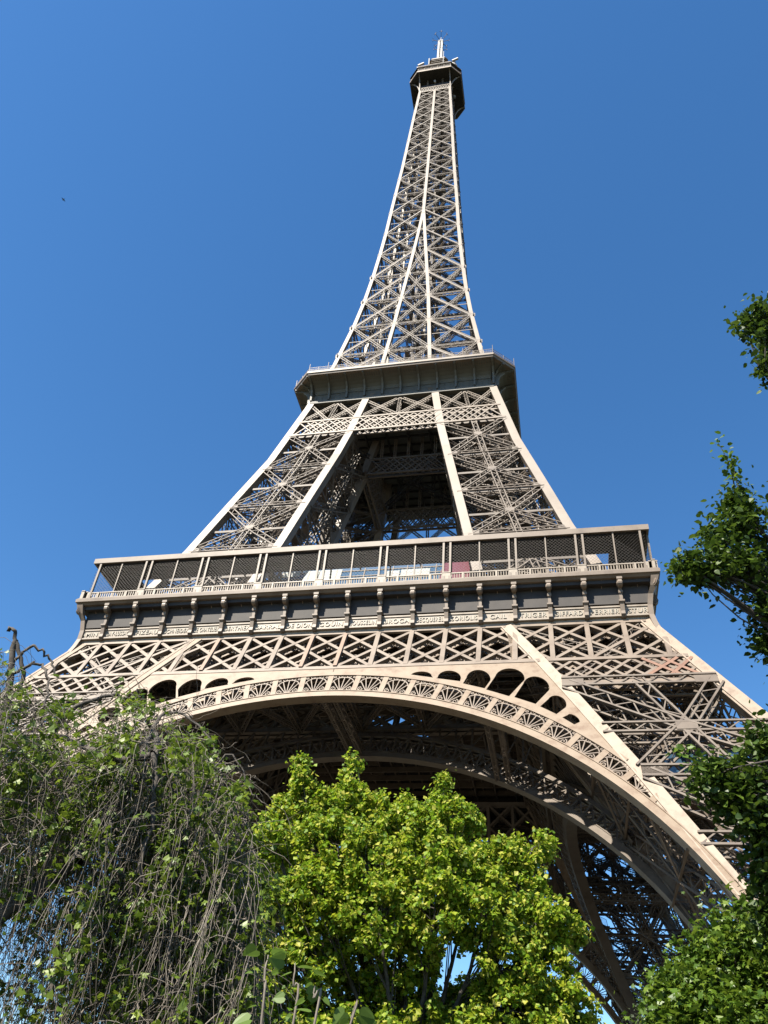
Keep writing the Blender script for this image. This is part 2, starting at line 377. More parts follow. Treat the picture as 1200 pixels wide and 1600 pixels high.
# spandrel plate between the arch and the belt, with its round-headed openings
def spandrel(sgn):
    zb=45.0
    ext=[(x,z) for x,z in arcpts(ZC2,R2-.1,27.4,.03,60)]
    outer=[(.03,45.0),(18.9,45.0),(18.9,51.2),(Io(51.2)-1.15,51.2)]+[(Io(z)-1.0,z) for z in np.linspace(50.5,33.4,14)]+ext
    holes=[]
    def clamp(x,z):
        rr=math.hypot(x,z-ZC2)
        if rr<R2+.22: k=(R2+.22)/rr; x*=k; z=ZC2+(z-ZC2)*k
        return (x,z)
    for BL,BR,Rr,T,L in (((8.2,43.3),(10.9,43.0),(10.7,43.3),(9.6,44.05),(8.5,43.45)),((11.2,42.8),(13.7,42.3),(13.75,42.8),(12.5,44.05),(11.35,43.0)),
        ((14.0,41.95),(16.2,41.1),(16.75,42.3),(15.6,44.0),(14.3,42.8)),((16.35,40.9),(18.6,39.85),(20.1,42.2),(18.9,44.05),(17.2,42.9)),
        ((19.1,39.7),(21.1,38.65),(22.45,40.6),(21.5,42.6),(20.0,41.7)),((21.5,38.3),(22.95,37.2),(23.85,38.1),(23.45,39.6),(22.3,39.3)),((23.45,36.75),(24.4,35.75),(24.95,36.1),(24.6,36.95),(23.95,37.05))):
        c=((Rr[0]+L[0])/2,(Rr[1]+L[1])/2); a=(Rr[0]-c[0],Rr[1]-c[1]); b=(T[0]-c[0],T[1]-c[1])
        holes.append([clamp(*BL),clamp(*BR)]+[clamp(c[0]+a[0]*math.cos(q)+b[0]*math.sin(q),c[1]+a[1]*math.cos(q)+b[1]*math.sin(q)) for q in np.linspace(0,math.pi,15)])
    holes.append([(19.35,45.6),(19.35,48.4),(19.5,48.4),(20.9,45.6)])
    f=lambda x,z,t:(sgn*x,-H(z)+.12+t,z)
    return fill2d(outer,holes,.22,f,'spandrel_plate',IRONL)
SPM=[spandrel(1),spandrel(-1)]
# rear skin of the spandrel, radial ribs only
for k in range(4):
    a=link('arch',ARM,TOWER,mx=ROT[k]); link('fan_ornament',ORM,a)
    for s_ in SPM: link('spandrel_plate',s_,a)
AI=arch_rims(HI,1.4,5,False)
for i in range(2*NB):
    th=math.radians(90)+(i-NB)*math.radians(2.13); x=R1*math.cos(th)
    if abs(x)<29.5:
        th2=th+math.radians(2.13)
        for off in(.1,1.2):
            AI.bar(on(th,0,off,HI),on(th,1,off,HI),.2,.12,(0,-1,.4))
            AI.bar(on(th,0,off,HI),on(th2,1,off,HI),.14,.1,(0,-1,.4)); AI.bar(on(th,1,off,HI),on(th2,0,off,HI),.14,.1,(0,-1,.4))
# spandrel lattice up to the inner belt
for x in np.arange(-21.2,21.3,1.92):
    z0=arc(ZC2,R2,x)
    if z0<44.5: AI.bar(fpt(x,z0,.1,HI),fpt(x,45,.1,HI),.22,.15,(0,-1,.4)); 
    x2=x+1.92
    if abs(x2)<22: AI.bar(fpt(x,z0,.15,HI),fpt(x2,45,.15,HI),.16,.1,(0,-1,.4))
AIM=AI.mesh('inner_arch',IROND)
for k in range(4): link('inner_arch',AIM,TOWER,mx=ROT[k])
# struts from outer arch to inner arch and bracing under the first floor
g=G()
for x in(-17,0,17):
    z=arc(ZC1,R1,x)+.8
    for dx in(-.6,.6): g.truss((x+dx,-H(z)+1.5,z),(x+dx,-HI(z),z),.4,.9,(0,0,1),.1,xl=True)
for i in range(-2,3):
    x=i*7.68
    for z in(45.2,51):
        g.truss((x,-H(z)+1.3,z),(x,-HI(z)-.1,z),.5,.9,(0,0,1),.13)
    for s_ in(-1,1):
        if i<2: x0,x1=(x,x+7.68) if s_>0 else (x+7.68,x); g.truss((x0,-H(45.1)+1.3,45.1),(x1,-HI(45.1),45.1),.45,.5,(0,0,1),.12); g.truss((x0,-H(51)+1.3,51),(x1,-HI(51),51),.4,.4,(0,0,1),.12)
for y in(-32.5,-29,-25.5,-22): g.truss((-21,y,48.5),(21,y,48.5),.5,1.0,(0,0,1),.14)
for x in np.arange(-30,31,1.92): g.bar((x,-33.3,54.6),(x,-4.5,54.6),.2,.9)
for y in np.arange(-32,-7,3.2): g.bar((-32,y,53.7),(32,y,53.7),.25,.8)
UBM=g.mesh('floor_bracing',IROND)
for k in range(4): link('floor_bracing',UBM,TOWER,mx=ROT[k])
# ================================================================ FIRST PLATFORM
def ring(g,ro,ri,z0,z1):
    vs=[];
    for z in(z0,z1):
        for r in(ro,ri): vs+=[(-r,-r,z),(r,-r,z),(r,r,z),(-r,r,z)]
    fs=[]
    for k in range(4):
        a,b=k,(k+1)%4
        fs+=[(a,b,8+b,8+a),(4+b,4+a,12+a,12+b),(4+a,4+b,b,a),(8+a,8+b,12+b,12+a)]
    g.poly(vs,fs)
g=G(); ring(g,34.6,4,55.9,56.45); ring(g,33.9,33.0,53.6,55.95)
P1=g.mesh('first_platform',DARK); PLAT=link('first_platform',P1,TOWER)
def profile(pr,m,name,extra=None):
    """extrude a (y,z) profile along one face with mitred ends"""
    g=G(); n=len(pr)
    vs=[(-(-y),y,z) for y,z in pr]; vs=[(y,y,z) for y,z in pr]+[(-y,y,z) for y,z in pr]
    fs=[(i,n+i,n+i+1,i+1) for i in range(n-1)]
    g.poly(vs,fs)
    if extra: extra(g)
    return g.mesh(name,m)
slab=profile([(-34.4,56.35),(-34.9,56.4),(-35.1,56.62),(-35.3,56.7),(-35.32,57.12),(-35.2,57.2),(-35.2,57.3),(-33,57.3)],IRON,'floor_edge')
cv=[(-33.25,53.35),(-33.2,54.0),(-33.2,54.6)]+[(-33.2-1.5*(1-math.cos(a)),54.6+1.8*math.sin(a)) for a in np.linspace(0,math.pi/2,16)][1:]
def joints(g):
    for i in range(-17,18):
        g.box((i*1.93,-33.24,54.4),(.05,.06,2.1)); g.bar((i*1.93,-33.25,55.2),(i*1.93,-34.6,56.33),.05,.05)
cove=profile(cv,PANEL,'cove',joints)
frz=profile([(-33.3,51.45),(-33.62,51.45),(-33.66,51.9),(-34.0,51.95),(-34.0,52.12),(-33.8,52.16),(-33.8,53.15),(-33.9,53.2),(-33.9,53.38),(-33.2,53.42)],BAND,'frieze')
# console
def console():
    g=G(); 
    def ext(pr,w):
        n=len(pr); g.poly([(-w/2,y,z) for y,z in pr]+[(w/2,y,z) for y,z in pr],[tuple(range(n)),tuple(range(2*n-1,n-1,-1))]+[(i,i+n,(i+1)%n+n,(i+1)%n) for i in range(n)])
    ext([(-33.6,51.75),(-34.0,51.8),(-34.25,52.1),(-34.2,52.5),(-34.35,53.3),(-34.5,53.5),(-34.5,53.65),(-33.1,53.65)],.44)
    ext([(-33.1,53.5),(-34.55,53.55),(-34.55,53.75),(-33.1,53.8)],.62)
    ext([(-33.1,53.7),(-34.28,53.7),(-34.3,54.5),(-34.42,55.0),(-34.55,55.3),(-34.6,56.4),(-33.1,56.4)],.34)
    ext([(-34.2,54.75),(-34.45,54.7),(-34.5,55.0),(-34.2,55.05)],.46)
    # scroll head, a drum with rolled ends
    for rr,w in((.5,.42),(.36,.58),(.2,.68)):
        ext([(-34.72+rr*math.cos(a),55.72+rr*math.sin(a)) for a in np.linspace(0,2*math.pi,15)[:-1]],w)
    ext([(-34.9,56.0),(-35.15,56.1),(-35.15,56.4),(-34.4,56.4)],.6)
    return g.mesh('console',IRON)
CON=console()
# corner bracket, on the diagonal and flaring down the pillar
g=G()
pr=[(35.1,56.4),(34.75,55.3),(34.3,54.5),(34.08,53.2),(34.06,52.0),(34.25,50.9),(34.6,49.55),(35.0,48.5),(35.9,46.6),(36.8,45.0)]
vs=[];fs=[]
for i,(h,z) in enumerate(pr):
    wd=.55+max(0,(z-54.5)*.15); vs+=[(h,-h,z),(h-wd,-h,z),(h-wd,-h+wd,z),(h,-h+wd,z)]
for i in range(len(pr)-1):
    for k in range(4): a=4*i+k;b=4*i+(k+1)%4; fs.append((a,a+4,b+4,b))
g.poly(vs,fs)
for rr,w in((.5,.45),(.36,.6)):
    c=Vector((34.6,-34.6,55.75)); ax=Vector((1,1,0)).normalized(); rd=Vector((1,-1,0)).normalized()
    n=14; vs=[c+ax*s_*w/2+rd*rr*math.cos(a)+Vector((0,0,rr*math.sin(a))) for s_ in(-1,1) for a in np.linspace(0,2*math.pi,n+1)[:-1]]
    g.poly(vs,[tuple(range(n)),tuple(range(2*n-1,n-1,-1))]+[(i,i+n,(i+1)%n+n,(i+1)%n) for i in range(n)])
CBR=g.mesh('corner_bracket',IRON)
# balustrade
g=G()
for y in(-34.75,):
    g.bar((-34.8,y,57.36),(34.8,y,57.36),.22,.12); g.bar((-34.8,y,58.32),(34.8,y,58.32),.2,.14); g.bar((-34.8,y,57.6),(34.8,y,57.6),.1,.07)
    for x in np.arange(-34.6,34.7,.3): g.bar((x,y,57.4),(x,y,58.3),.11,.11)
    for i in range(-9,10):
        if i%2: g.box((i*3.86,y,57.85),(.9,.34,1.1)); g.box((i*3.86,y,58.42),(1.0,.42,.12))
    g.box((34.4,y,57.85),(.9,.34,1.1)); g.box((-34.4,y,57.85),(.9,.34,1.1))
    for i in range(-9,9): g.box(((i+.5)*3.86*.5*2,y,57.85),(.22,.3,1.0))
BAL=g.mesh('balustrade',BAND)
g=G(); g.bar((0,-34.78,57.3),(0,-34.78,63.05),.24,.24,(0,1,0)); g.bar((0,-34.78,57.3),(0,-34.78,57.9),.36,.36,(0,1,0)); PO=g.mesh('gallery_post',IRONU)
g=G(); g.bar((0,-34.72,57.3),(0,-34.72,63.05),.15,.15,(0,1,0)); PO2=g.mesh('gallery_post',IRONU)
g=G(); g.poly(*(lambda a:(a.v,a.f))((lambda a:(ring(a,34.97,34.7,62.98,63.72),a)[1])(G()))); pass
ROOFE=g.mesh('roof_fascia',IRON)
g=G(); ring(g,34.7,30.6,63.1,63.6)
for k in range(4):
    R_=ROT[k]
    for y in np.arange(-34.2,-30.7,.42): g.bar(R_@Vector((-abs(y),y,63.02)),R_@Vector((abs(y),y,63.02)),.1,.16)
    for x in np.arange(-27,28,3.86): g.bar(R_@Vector((x,-34.7,62.85)),R_@Vector((x,-30.6,62.85)),.14,.3)
    for x in np.arange(-27,28,7.72): g.bar(R_@Vector((x,-30.7,57.3)),R_@Vector((x,-30.7,63.1)),.18,.18)
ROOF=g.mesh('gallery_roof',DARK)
g=G()
for x in np.arange(-37.2,35.0,.42):
    for s_ in(-1,1):
        a=(x,58.4);b=(x+4.5*s_,62.95)
        if abs(a[0])>34.4 or abs(b[0])>34.4:
            # clip ends
            t0=0;t1=1
            if abs(a[0])>34.4:
                if a[0]*s_>0 or abs(b[0])>34.4: continue
                t0=(abs(a[0])-34.4)/4.5
            if abs(b[0])>34.4: t1=1-(abs(b[0])-34.4)/4.5
            if t1<=t0: continue
            a,b=(a[0]+4.5*s_*t0,58.4+4.55*t0),(a[0]+4.5*s_*t1,58.4+4.55*t1)
        g.bar((a[0],-34.66,a[1]),(b[0],-34.66,b[1]),.015,.015,(0,1,0))
NET=g.mesh('safety_net',WIRE)
for k in range(4):
    e=link('floor_edge',slab,PLAT,mx=ROT[k]); link('cove',cove,PLAT,mx=ROT[k]); fr=link('frieze',frz,PLAT,mx=ROT[k])
    link('balustrade',BAL,PLAT,mx=ROT[k]); link('safety_net',NET,PLAT,mx=ROT[k]); link('corner_bracket',CBR,PLAT,mx=ROT[k])
roof_o=link('gallery_roof',ROOF,PLAT); link('roof_fascia',ROOFE,PLAT)
for k in range(4):
    if k==2: continue
    for i in range(-8,9):
        link('console',CON,PLAT,mx=ROT[k]@Matrix.Translation((i*3.86,0,0)))
for k in range(4):
    for i in range(-9,10,2):
        for d in((-.45,.45) if abs(i)<9 else ((-.0,) if False else (-.45*np.sign(i),))):
            if k in(0,1) or abs(i)<9 and d<0: link('gallery_post',PO,PLAT,mx=ROT[k]@Matrix.Translation((np.clip(i*3.86,-34.3,34.3)+d*.9,0,0)))
    if k==0:
        for i in range(-8,9,2): link('gallery_post',PO2,PLAT,mx=Matrix.Translation((i*3.86,0,0)))
for nm_i,t in enumerate("JAMIN,GAY-LUSSAC,FIZEAU,SCHNEIDER,LE CHATELIER,BERTHIER,BARRAL,DE DION,GOÜIN,JOUSSELIN,BROCA,BECQUEREL,CORIOLIS,CAIL,TRIGER,GIFFARD,PERRIER,STURM".split(',')):
    cu=bpy.data.curves.new('lettering','FONT'); cu.body=t; cu.size=.8; cu.extrude=.04; cu.align_x='CENTER'; cu.align_y='CENTER'; cu.space_character=1.15; cu.offset=.008
    o=bpy.data.objects.new('t',cu); S.collection.objects.link(o)
    me=bpy.data.meshes.new_from_object(o.evaluated_get(bpy.context.evaluated_depsgraph_get())); bpy.data.objects.remove(o)
    me.materials.clear(); me.materials.append(GOLD); me.name='lettering'
    xs=[v.co.x for v in me.vertices]; wd=max(xs)-min(xs); s_=min(1,3.05/wd)
    x=(nm_i-8.5)*3.86
    link('lettering',me,[c for c in PLAT.children if c.name.startswith('frieze')][0],mx=Matrix.Translation((x,-33.84,52.66))@Matrix.Rotation(math.radians(90),4,'X')@Matrix.Diagonal((s_,1,1,1)))
# pavilion on the first floor
def pq(x,t,o=0): return (x,-26.8+4.8*t-o,57.3+12.7*t)
g=G()
for x in np.arange(-13.6,12.4,2.0): g.bar(pq(x,0,.05),pq(x,1,.05),.1,.16,(0,1,0))
for t in(0,.3,.6,.8,.9): g.bar(pq(-14,t,.05),pq(12.3,t,.05),.1,.14,(0,1,0))
PVF=g.mesh('mullions',IRON)
g=G(); g.poly([pq(-14,0),pq(12.4,0),pq(12.4,1),pq(-14,1),(-14,-15,57.3),(12.4,-15,57.3),(12.4,-15,70),(-14,-15,70)],[(0,1,2,3),(3,2,6,7),(1,5,6,2),(0,3,7,4),(5,4,7,6)])
PV=g.mesh('pavilion',GLASSB)
pv=empty('pavilion',(0,0,0),label='sloping glass pavilion with white blinds and a maroon end behind the first gallery railing',category='pavilion'); link('glazing',PV,pv); link('mullions',PVF,pv)
for x0,x1,t0,t1 in((-10.3,-8.2,.72,.97),(-8.1,-4.9,.72,.99),(-13.5,-11,.85,.97),(1.5,3.4,.72,.86),(3.6,7.6,.72,.87)):
    g=G(); g.poly([pq(x0,t0,.12),pq(x1,t0,.12),pq(x1,t1,.12),pq(x0,t1,.12),pq(x0,t0,.08),pq(x1,t0,.08),pq(x1,t1,.08),pq(x0,t1,.08)],[(0,1,2,3),(7,6,5,4),(0,4,5,1),(1,5,6,2),(2,6,7,3),(3,7,4,0)])
    link('blind',g.mesh('blind',BLIND),pv)
g=G(); g.poly([pq(8.4,0,.15),pq(12.5,0,.15),pq(13.2,1.01,.15),pq(9.4,1.01,.15),(12.5,-15,57.3),(13.2,-15,70.1),(9,-15,70.1)],[(0,1,2,3),(1,4,5,2),(3,2,5,6)])
link('maroon_wall',g.mesh('maroon_wall',MAROON),pv)
g=G(); g.bar(pq(-14.1,.955,.2),pq(8.9,.955,.2),.9,.1,(0,1,.3)); link('glass_fascia',g.mesh('glass_fascia',BLUEG),pv)
# ================================================================ MIDDLE PILLARS
g=G()
ML=[(58.5,70.4,64.5),(70.4,80.8,75.2),(80.8,91.3,86.1),(91.3,100.9,96.5)]
for k in range(4):
    for i,(z0,z1,zc) in enumerate(ML): face(g,Om,Nm,k,z0,z1,zc,.92,.15,.085,mid=False,bot=(i==0),top=(i<3),pitch=.95)
for z in(58.5,64.5,70.4,75.2,80.8,86.1,91.3,96.5,101):
    P=corners(Om,Nm,z); g.truss(P[0],P[2],.6,.6,(0,0,1),.12); g.truss(P[1],P[3],.6,.6,(0,0,1),.12)
    for k in range(4): g.bar(P[k],P[(k+1)%4],.2,.35)
def cenm(z,dx,dy): m=(Om(z)+Nm(z))/2; return Vector((m+dx,-m+dy,z))
for dx,dy in((-1.8,-1.8),(1.8,-1.8),(-1.8,1.8),(1.8,1.8)): g.truss(cenm(57,dx,dy),cenm(113,dx,dy),.45,.6,(0,0,1),.13,xl=True)
for z in np.arange(58,112,1.9):
    for s_ in(-1,1): g.bar(cenm(z,-2,1.8*s_),cenm(z,2,1.8*s_),.14,.2); g.bar(cenm(z,1.8*s_,-2),cenm(z+1.6,1.8*s_,2),.1,.14)
zz=58;sg=1
while zz<108:
    for o_ in(-3.2,3.2):
        a=cenm(zz,-3*sg,o_);b=cenm(zz+2,3*sg,o_)
        g.bar(a,b,.9,.14); g.bar(a+Vector((0,.5,1)),b+Vector((0,.5,1)),.05,.05); g.bar(a+Vector((0,-.5,1)),b+Vector((0,-.5,1)),.05,.05)
    zz+=2; sg=-sg
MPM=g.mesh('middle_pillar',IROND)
zs=[57,64,70.5,76,82,88,94,100.4,105,110,111.4]
BM2=[beammesh(Om,Nm,zs,WM,i,IRONU,'corner_beam',ridges=False) for i in range(4)]
for k in range(4):
    p=link('middle_pillar',MPM,TOWER,mx=ROT[k])
    for b in BM2: link('corner_beam',b,p)
# belts below the second platform
def belt2(Hf,xm,z0,z1):
    g=G(); n=(0,-1,.25)
    for off in(.05,1.0):
        for z in(z0,z1): g.bar(fpt(-xm(z),z,off,Hf),fpt(xm(z),z,off,Hf),.25,.42,(0,.25,1))
        zh0,zh1=z0+.2,z1-.2
        for i in range(-26,27):
            for s_ in(-1,1):
                xa=i*1.35+.3; xb=xa+s_*3.0
                if abs(xa)<xm(zh1)-.3 and abs(xb)<xm(zh0)-.3: g.bar(fpt(xa,zh1,off+.02*s_,Hf),fpt(xb,zh0,off+.02*s_,Hf),.22,.12,n)
    return g
B2=belt2(H,lambda z:H(z)-.7,101.0,105.1)
N5=lambda z:Nm(z)
for z0,z1 in((105.3,111.0),):
    segs=[]
    for sgn in(-1,1):
        f=lambda t,z,s_=sgn: s_*(Nm(z)+(Om(z)-Nm(z))*t)
        for a,b in((0,.5),(.5,1)): segs.append((lambda z,a=a,f=f:f(a,z),lambda z,b=b,f=f:f(b,z)))
    for a,b in((-1,0),(0,1)): segs.append((lambda z,a=a:a*Nm(z),lambda z,b=b:b*Nm(z)))
    for fa,fb in segs:
        A0,B0,A1,B1=[fpt(ff(z),z,.6) for ff,z in((fa,z0),(fb,z0),(fa,z1),(fb,z1))]
        B2.truss(A0,B1,.5,.6,(0,-1,.25),.13); B2.truss(B0,A1,.5,.6,(0,-1,.25),.13); B2.truss(A0,A1,.45,.6,(0,-1,.25),.12); B2.truss(B0,B1,.45,.6,(0,-1,.25),.12)
B2M=B2.mesh('upper_girder',IRONU)
for k in range(4): link('upper_girder',B2M,TOWER,mx=ROT[k])
HM=lambda z:Nm(z)+.6
B3=belt2(HM,lambda z:Nm(z),101.0,105.1)
for x in np.arange(-5,5.1,2.5): B3.truss((x,-HM(108)+.5,105),(x*1.,-HM(108)+.5,111),.4,.4,(0,1,0),.1)
B3M=B3.mesh('upper_inner_girder',IRON)
for k in range(4): link('upper_inner_girder',B3M,TOWER,mx=ROT[k])
# mid-height inner cross girders and floor beams under the second platform
g=G()
for y in np.arange(-16,16.1,2.2): g.bar((-16.4,y,111.3),(16.4,y,111.3),.25,1.0)
for x in np.arange(-16,16.1,4): g.bar((x,-16.4,110.5),(x,16.4,110.5),.25,.8)
for s_ in(-1,1): g.truss((-14,-14*s_,106),(14,14*s_,106),.8,1,(0,0,1),.15)
for r in(3.2,): 
    for a in(-1,1):
        for b in(-1,1): g.truss((r*a,r*b,106),(r*a,r*b,111),.5,.5,(1,0,0),.12)
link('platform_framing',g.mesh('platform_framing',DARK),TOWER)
# ================================================================ SECOND PLATFORM
def octa(h,c,z): return [(-(h-c),-h,z),((h-c),-h,z),(h,-(h-c),z),(h,(h-c),z),((h-c),h,z),(-(h-c),h,z),(-h,(h-c),z),(-h,-(h-c),z)]
def loft(g,secs,closed_top=False,closed_bot=False):
    n=len(secs[0]); vs=[p for s_ in secs for p in s_]; fs=[]
    for i in range(len(secs)-1):
        for k in range(n): fs.append((i*n+k,i*n+(k+1)%n,(i+1)*n+(k+1)%n,(i+1)*n+k))
    if closed_bot: fs.append(tuple(range(n-1,-1,-1)))
    if closed_top: fs.append(tuple((len(secs)-1)*n+k for k in range(n)))
    g.poly(vs,fs)
g=G(); loft(g,[octa(16.95,.6,111.2),octa(16.95,.6,112.0)],closed_bot=True)
cvs=[octa(16.75,.7,112.0),octa(16.75,.7,113.6)]+[octa(16.75+2.9*(1-math.cos(a)),.7+2.6*(1-math.cos(a)),113.6+1.9*math.sin(a)) for a in np.linspace(.2,math.pi/2,6)]
loft(g,cvs)
# board joints on the cove
for k in range(4):
    for x in np.arange(-15.7,15.8,1.12): g.bar(ROT[k]@Vector((x,-16.8,112.1)),ROT[k]@Vector((x,-16.8,113.7)),.05,.06)
    g.bar(ROT[k]@Vector((-16.6,-16.82,113.75)),ROT[k]@Vector((16.6,-16.82,113.75)),.1,.07)
C2=g.mesh('second_platform',COVE2); PL2=link('second_platform',C2,TOWER)
g=G(); loft(g,[octa(16.95,.6,111.15),octa(17.15,.6,111.2),octa(17.2,.6,111.75),octa(16.95,.6,111.8)]); link('lower_moulding',g.mesh('lower_moulding',COVE2),PL2)
g=G(); loft(g,[octa(19.6,3.3,115.5),octa(20.2,3.5,115.55),octa(20.3,3.5,115.9),octa(20.42,3.55,115.95),octa(20.42,3.55,116.4),octa(20.2,3.5,116.45),octa(14,1,116.45)])
# joists under the overhang
for k in range(4):
    for x in np.arange(-17,17.1,.42):
        if abs(x)<17.2: g.bar(ROT[k]@Vector((x,-18.2,115.45)),ROT[k]@Vector((x,-20.0,115.6)),.1,.2)
RIM=g.mesh('platform_rim',IRON); link('platform_rim',RIM,PL2)
g=G(); c=[(-16.7,111.9),(-17.25,111.9),(-17.2,113.4),(-17.35,114.2),(-17.9,114.9),(-18.8,115.35),(-20.1,115.5),(-20.1,115.2),(-19,115.0),(-18.2,114.5),(-17.75,113.9),(-17.6,113.2),(-17.6,111.9)]
pr=[(-16.8,111.9),(-17.35,111.9),(-17.4,113.5),(-17.75,114.3),(-18.5,115.0),(-20.0,115.3),(-20.0,115.62),(-16.8,115.62)]
n=len(pr); w=.34; g.poly([(-w/2,y,z) for y,z in pr]+[(w/2,y,z) for y,z in pr],[tuple(range(n)),tuple(range(2*n-1,n-1,-1))]+[(i,i+n,(i+1)%n+n,(i+1)%n) for i in range(n)])
RIB=g.mesh('bracket',COVE2)
for k in range(4):
    for i in range(-5,6): link('bracket',RIB,PL2,mx=ROT[k]@Matrix.Translation((i*3.36*.985,0,0)))
    if True:
        m4=ROT[k]@Matrix.Rotation(math.radians(45),4,'Z')@Matrix.Translation((0,-6.1,0)); link('bracket',RIB,PL2,mx=m4)
# railings of the second platform and its upper tier
g=G()
oc=octa(20.2,3.5,0)
for i in range(8):
    a=Vector(oc[i]);b=Vector(oc[(i+1)%8]); L=(b-a).length
    for z in(117.6,117.1,116.8): g.bar(a+Vector((0,0,z)),b+Vector((0,0,z)),.05,.05)
    nn=max(2,int(L/1.7))
    for j in range(nn): q=a.lerp(b,j/nn); g.bar(q+Vector((0,0,116.4)),q+Vector((0,0,117.7 if j%2 else 118.7)),.09,.09)
    for j in range(int(L/.22)): q=a.lerp(b,j*.22/L); g.bar(q+Vector((0,0,116.4)),q+Vector((0,0,117.6)),.025,.025)
link('railing',g.mesh('railing',IRONU),PL2)
g=G(); loft(g,[octa(13.6,1.5,118.6),octa(13.6,1.5,119.4)],True,True)
for k in range(4):
    for x in np.arange(-12,12.1,3): g.bar(ROT[k]@Vector((x,-13.2,116.4)),ROT[k]@Vector((x,-13.2,118.7)),.25,.25)
    g.bar(ROT[k]@Vector((-13.2,-13.3,120.5)),ROT[k]@Vector((13.2,-13.3,120.5)),.07,.07)
    for x in np.arange(-13,13.1,.5): g.bar(ROT[k]@Vector((x,-13.3,119.4)),ROT[k]@Vector((x,-13.3,120.5)),.04,.04)
link('upper_tier',g.mesh('upper_tier',IRON),PL2)
# ================================================================ UPPER SHAFT
NODES=[117.5,128.2,138.8,149.3,159.7,170,180,190.1,199.8,208.8,217.2,225.1,232.8,240,246.6,252.7,258.3,263.6,268.4]
g=G()
for i in range(len(NODES)-1):
    z0,z1=NODES[i],NODES[i+1]
    mg=(z0>189)
    for k in range(4):
        R_=ROT[k]; n=R_@Vector((0,-1,.12)); w=.64 if z0<170 else .44
        def Q(x,z): return R_@Vector((x,-Ou(z),z))
        for s_ in(-1,1):
            a0,a1=Q(s_*Ou(z0),z0),Q(s_*Ou(z1),z1); b0,b1=Q(s_*Nu(z0),z0),Q(s_*Nu(z1),z1)
            c=.13 if z0<190 else .11
            g.truss(a0,b1,w*.75,w,n,c,pitch=.8,l=.08); g.truss(b0,a1,w*.75,w,n,c,pitch=.8,l=.08)
            g.truss(a0,b0,w*.6,w*.9,n,c,pitch=.8,l=.07)
            for q in(a0,b0): g.bar(q-Vector((0,0,w*.8))+R_@Vector((0,-.3 if q is a0 else -.3,0)),q+Vector((0,0,w*.8))+R_@Vector((0,-.3,0)),w*2.2,.1,n)
            sol=R_@Vector((0,-.3,0)); g.bar(a0+sol,b1+sol,.3,.08,n)
        if z0<170:
            a0,a1,b0,b1=Q(-Nu(z0),z0),Q(-Nu(z1),z1),Q(Nu(z0),z0),Q(Nu(z1),z1)
            g.truss(a0,b1,.5,.55,n,.12,pitch=.8); g.truss(b0,a1,.5,.55,n,.12,pitch=.8); g.truss(a0,b0,.4,.5,n,.12,pitch=.8)
    # diaphragm
    for k in range(2):
        o_=Ou(z0); g.truss(ROT[k]@Vector((-o_,-o_,z0)),ROT[k]@Vector((o_,o_,z0)),.4,.5,(0,0,1),.1,pitch=1)
    for x in(-1.8,1.8):
        o_=Ou(z0); g.truss((x,-o_,z0),(x,o_,z0),.3,.4,(0,0,1),.1,pitch=1); g.truss((-o_,x,z0),(o_,x,z0),.3,.4,(0,0,1),.1,pitch=1)
    zm=(z0+z1)/2
    for k in range(4):
        o_=Ou(zm); g.bar(ROT[k]@Vector((-o_,-o_,zm)),ROT[k]@Vector((o_,-o_,zm)),.1,.16)
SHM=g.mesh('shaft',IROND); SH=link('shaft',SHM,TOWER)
g=G(); zs=[111.5,117.5]+list(np.arange(122,182,5))+[184]
for k in range(4):
    pass
def pl(fn,zs,w,up=(0,-1,0)):
    g=G(); g.sweep([fn(z) for z in zs],w if not callable(w) else w(0),w if not callable(w) else w(0),up); return g
zo=[111.5,117.5,125,133,140.5,150,161,171,180,192,203,215,227,239,250,260,269.5]
g=G(); g.sweep([(Ou(z),-Ou(z),z) for z in zo],WU,WU,(0,-1,0)); cb=g.mesh('corner_beam',IRONU)
zi=[111.5,117.5,124.3,132,140,149.8,158,167,176,184,190]
gi=[]
for s_ in(-1,1):
    g=G(); g.sweep([(s_*Nu(z),-Ou(z)-.03,z) for z in zi],.7,.7,(0,-1,0)); gi.append(g.mesh('inner_beam',IRONU))
g=G(); g.sweep([(0,-Ou(z)-.05,z) for z in [188,192,203,215,227,239,250,260,267.8]],.72,.72,(0,-1,0)); cbm=g.mesh('centre_beam',IRONU)
for k in range(4):
    link('corner_beam',cb,SH,mx=ROT[k]); link('centre_beam',cbm,SH,mx=ROT[k])
    for b in gi: link('inner_beam',b,SH,mx=ROT[k])
# lift core inside the shaft
g=G()
for a in(-1.7,1.7):
    for b in(-3.2,0,3.2):
        g.truss((a,b,113),(a*.8,b*.8,268),.35,.35,(1,0,0),.12,pitch=1.6)
for z in np.arange(114,268,4.0):
    for b in(-3.2,3.2): g.bar((-1.7,b,z),(1.7,b,z+1),.1,.16)
    for a in(-1.7,1.7): g.bar((a,-3.2,z),(a,3.2,z+1.),.1,.16)
zz=118;sg=1
while zz<264:
    a=Vector((3.2*sg,-2,zz));b=Vector((3.2*sg,2,zz+2.2))
    m=min(1,(Ou(zz)-1.2)/4.0); a.x*=m;b.x*=m
    g.bar(a,b,.8,.12); g.bar(b,Vector((b.x,-b.y,zz+2.2+2.2)),.8,.12); zz+=4.4; sg=-sg
link('lift_core',g.mesh('lift_core',IROND),TOWER)
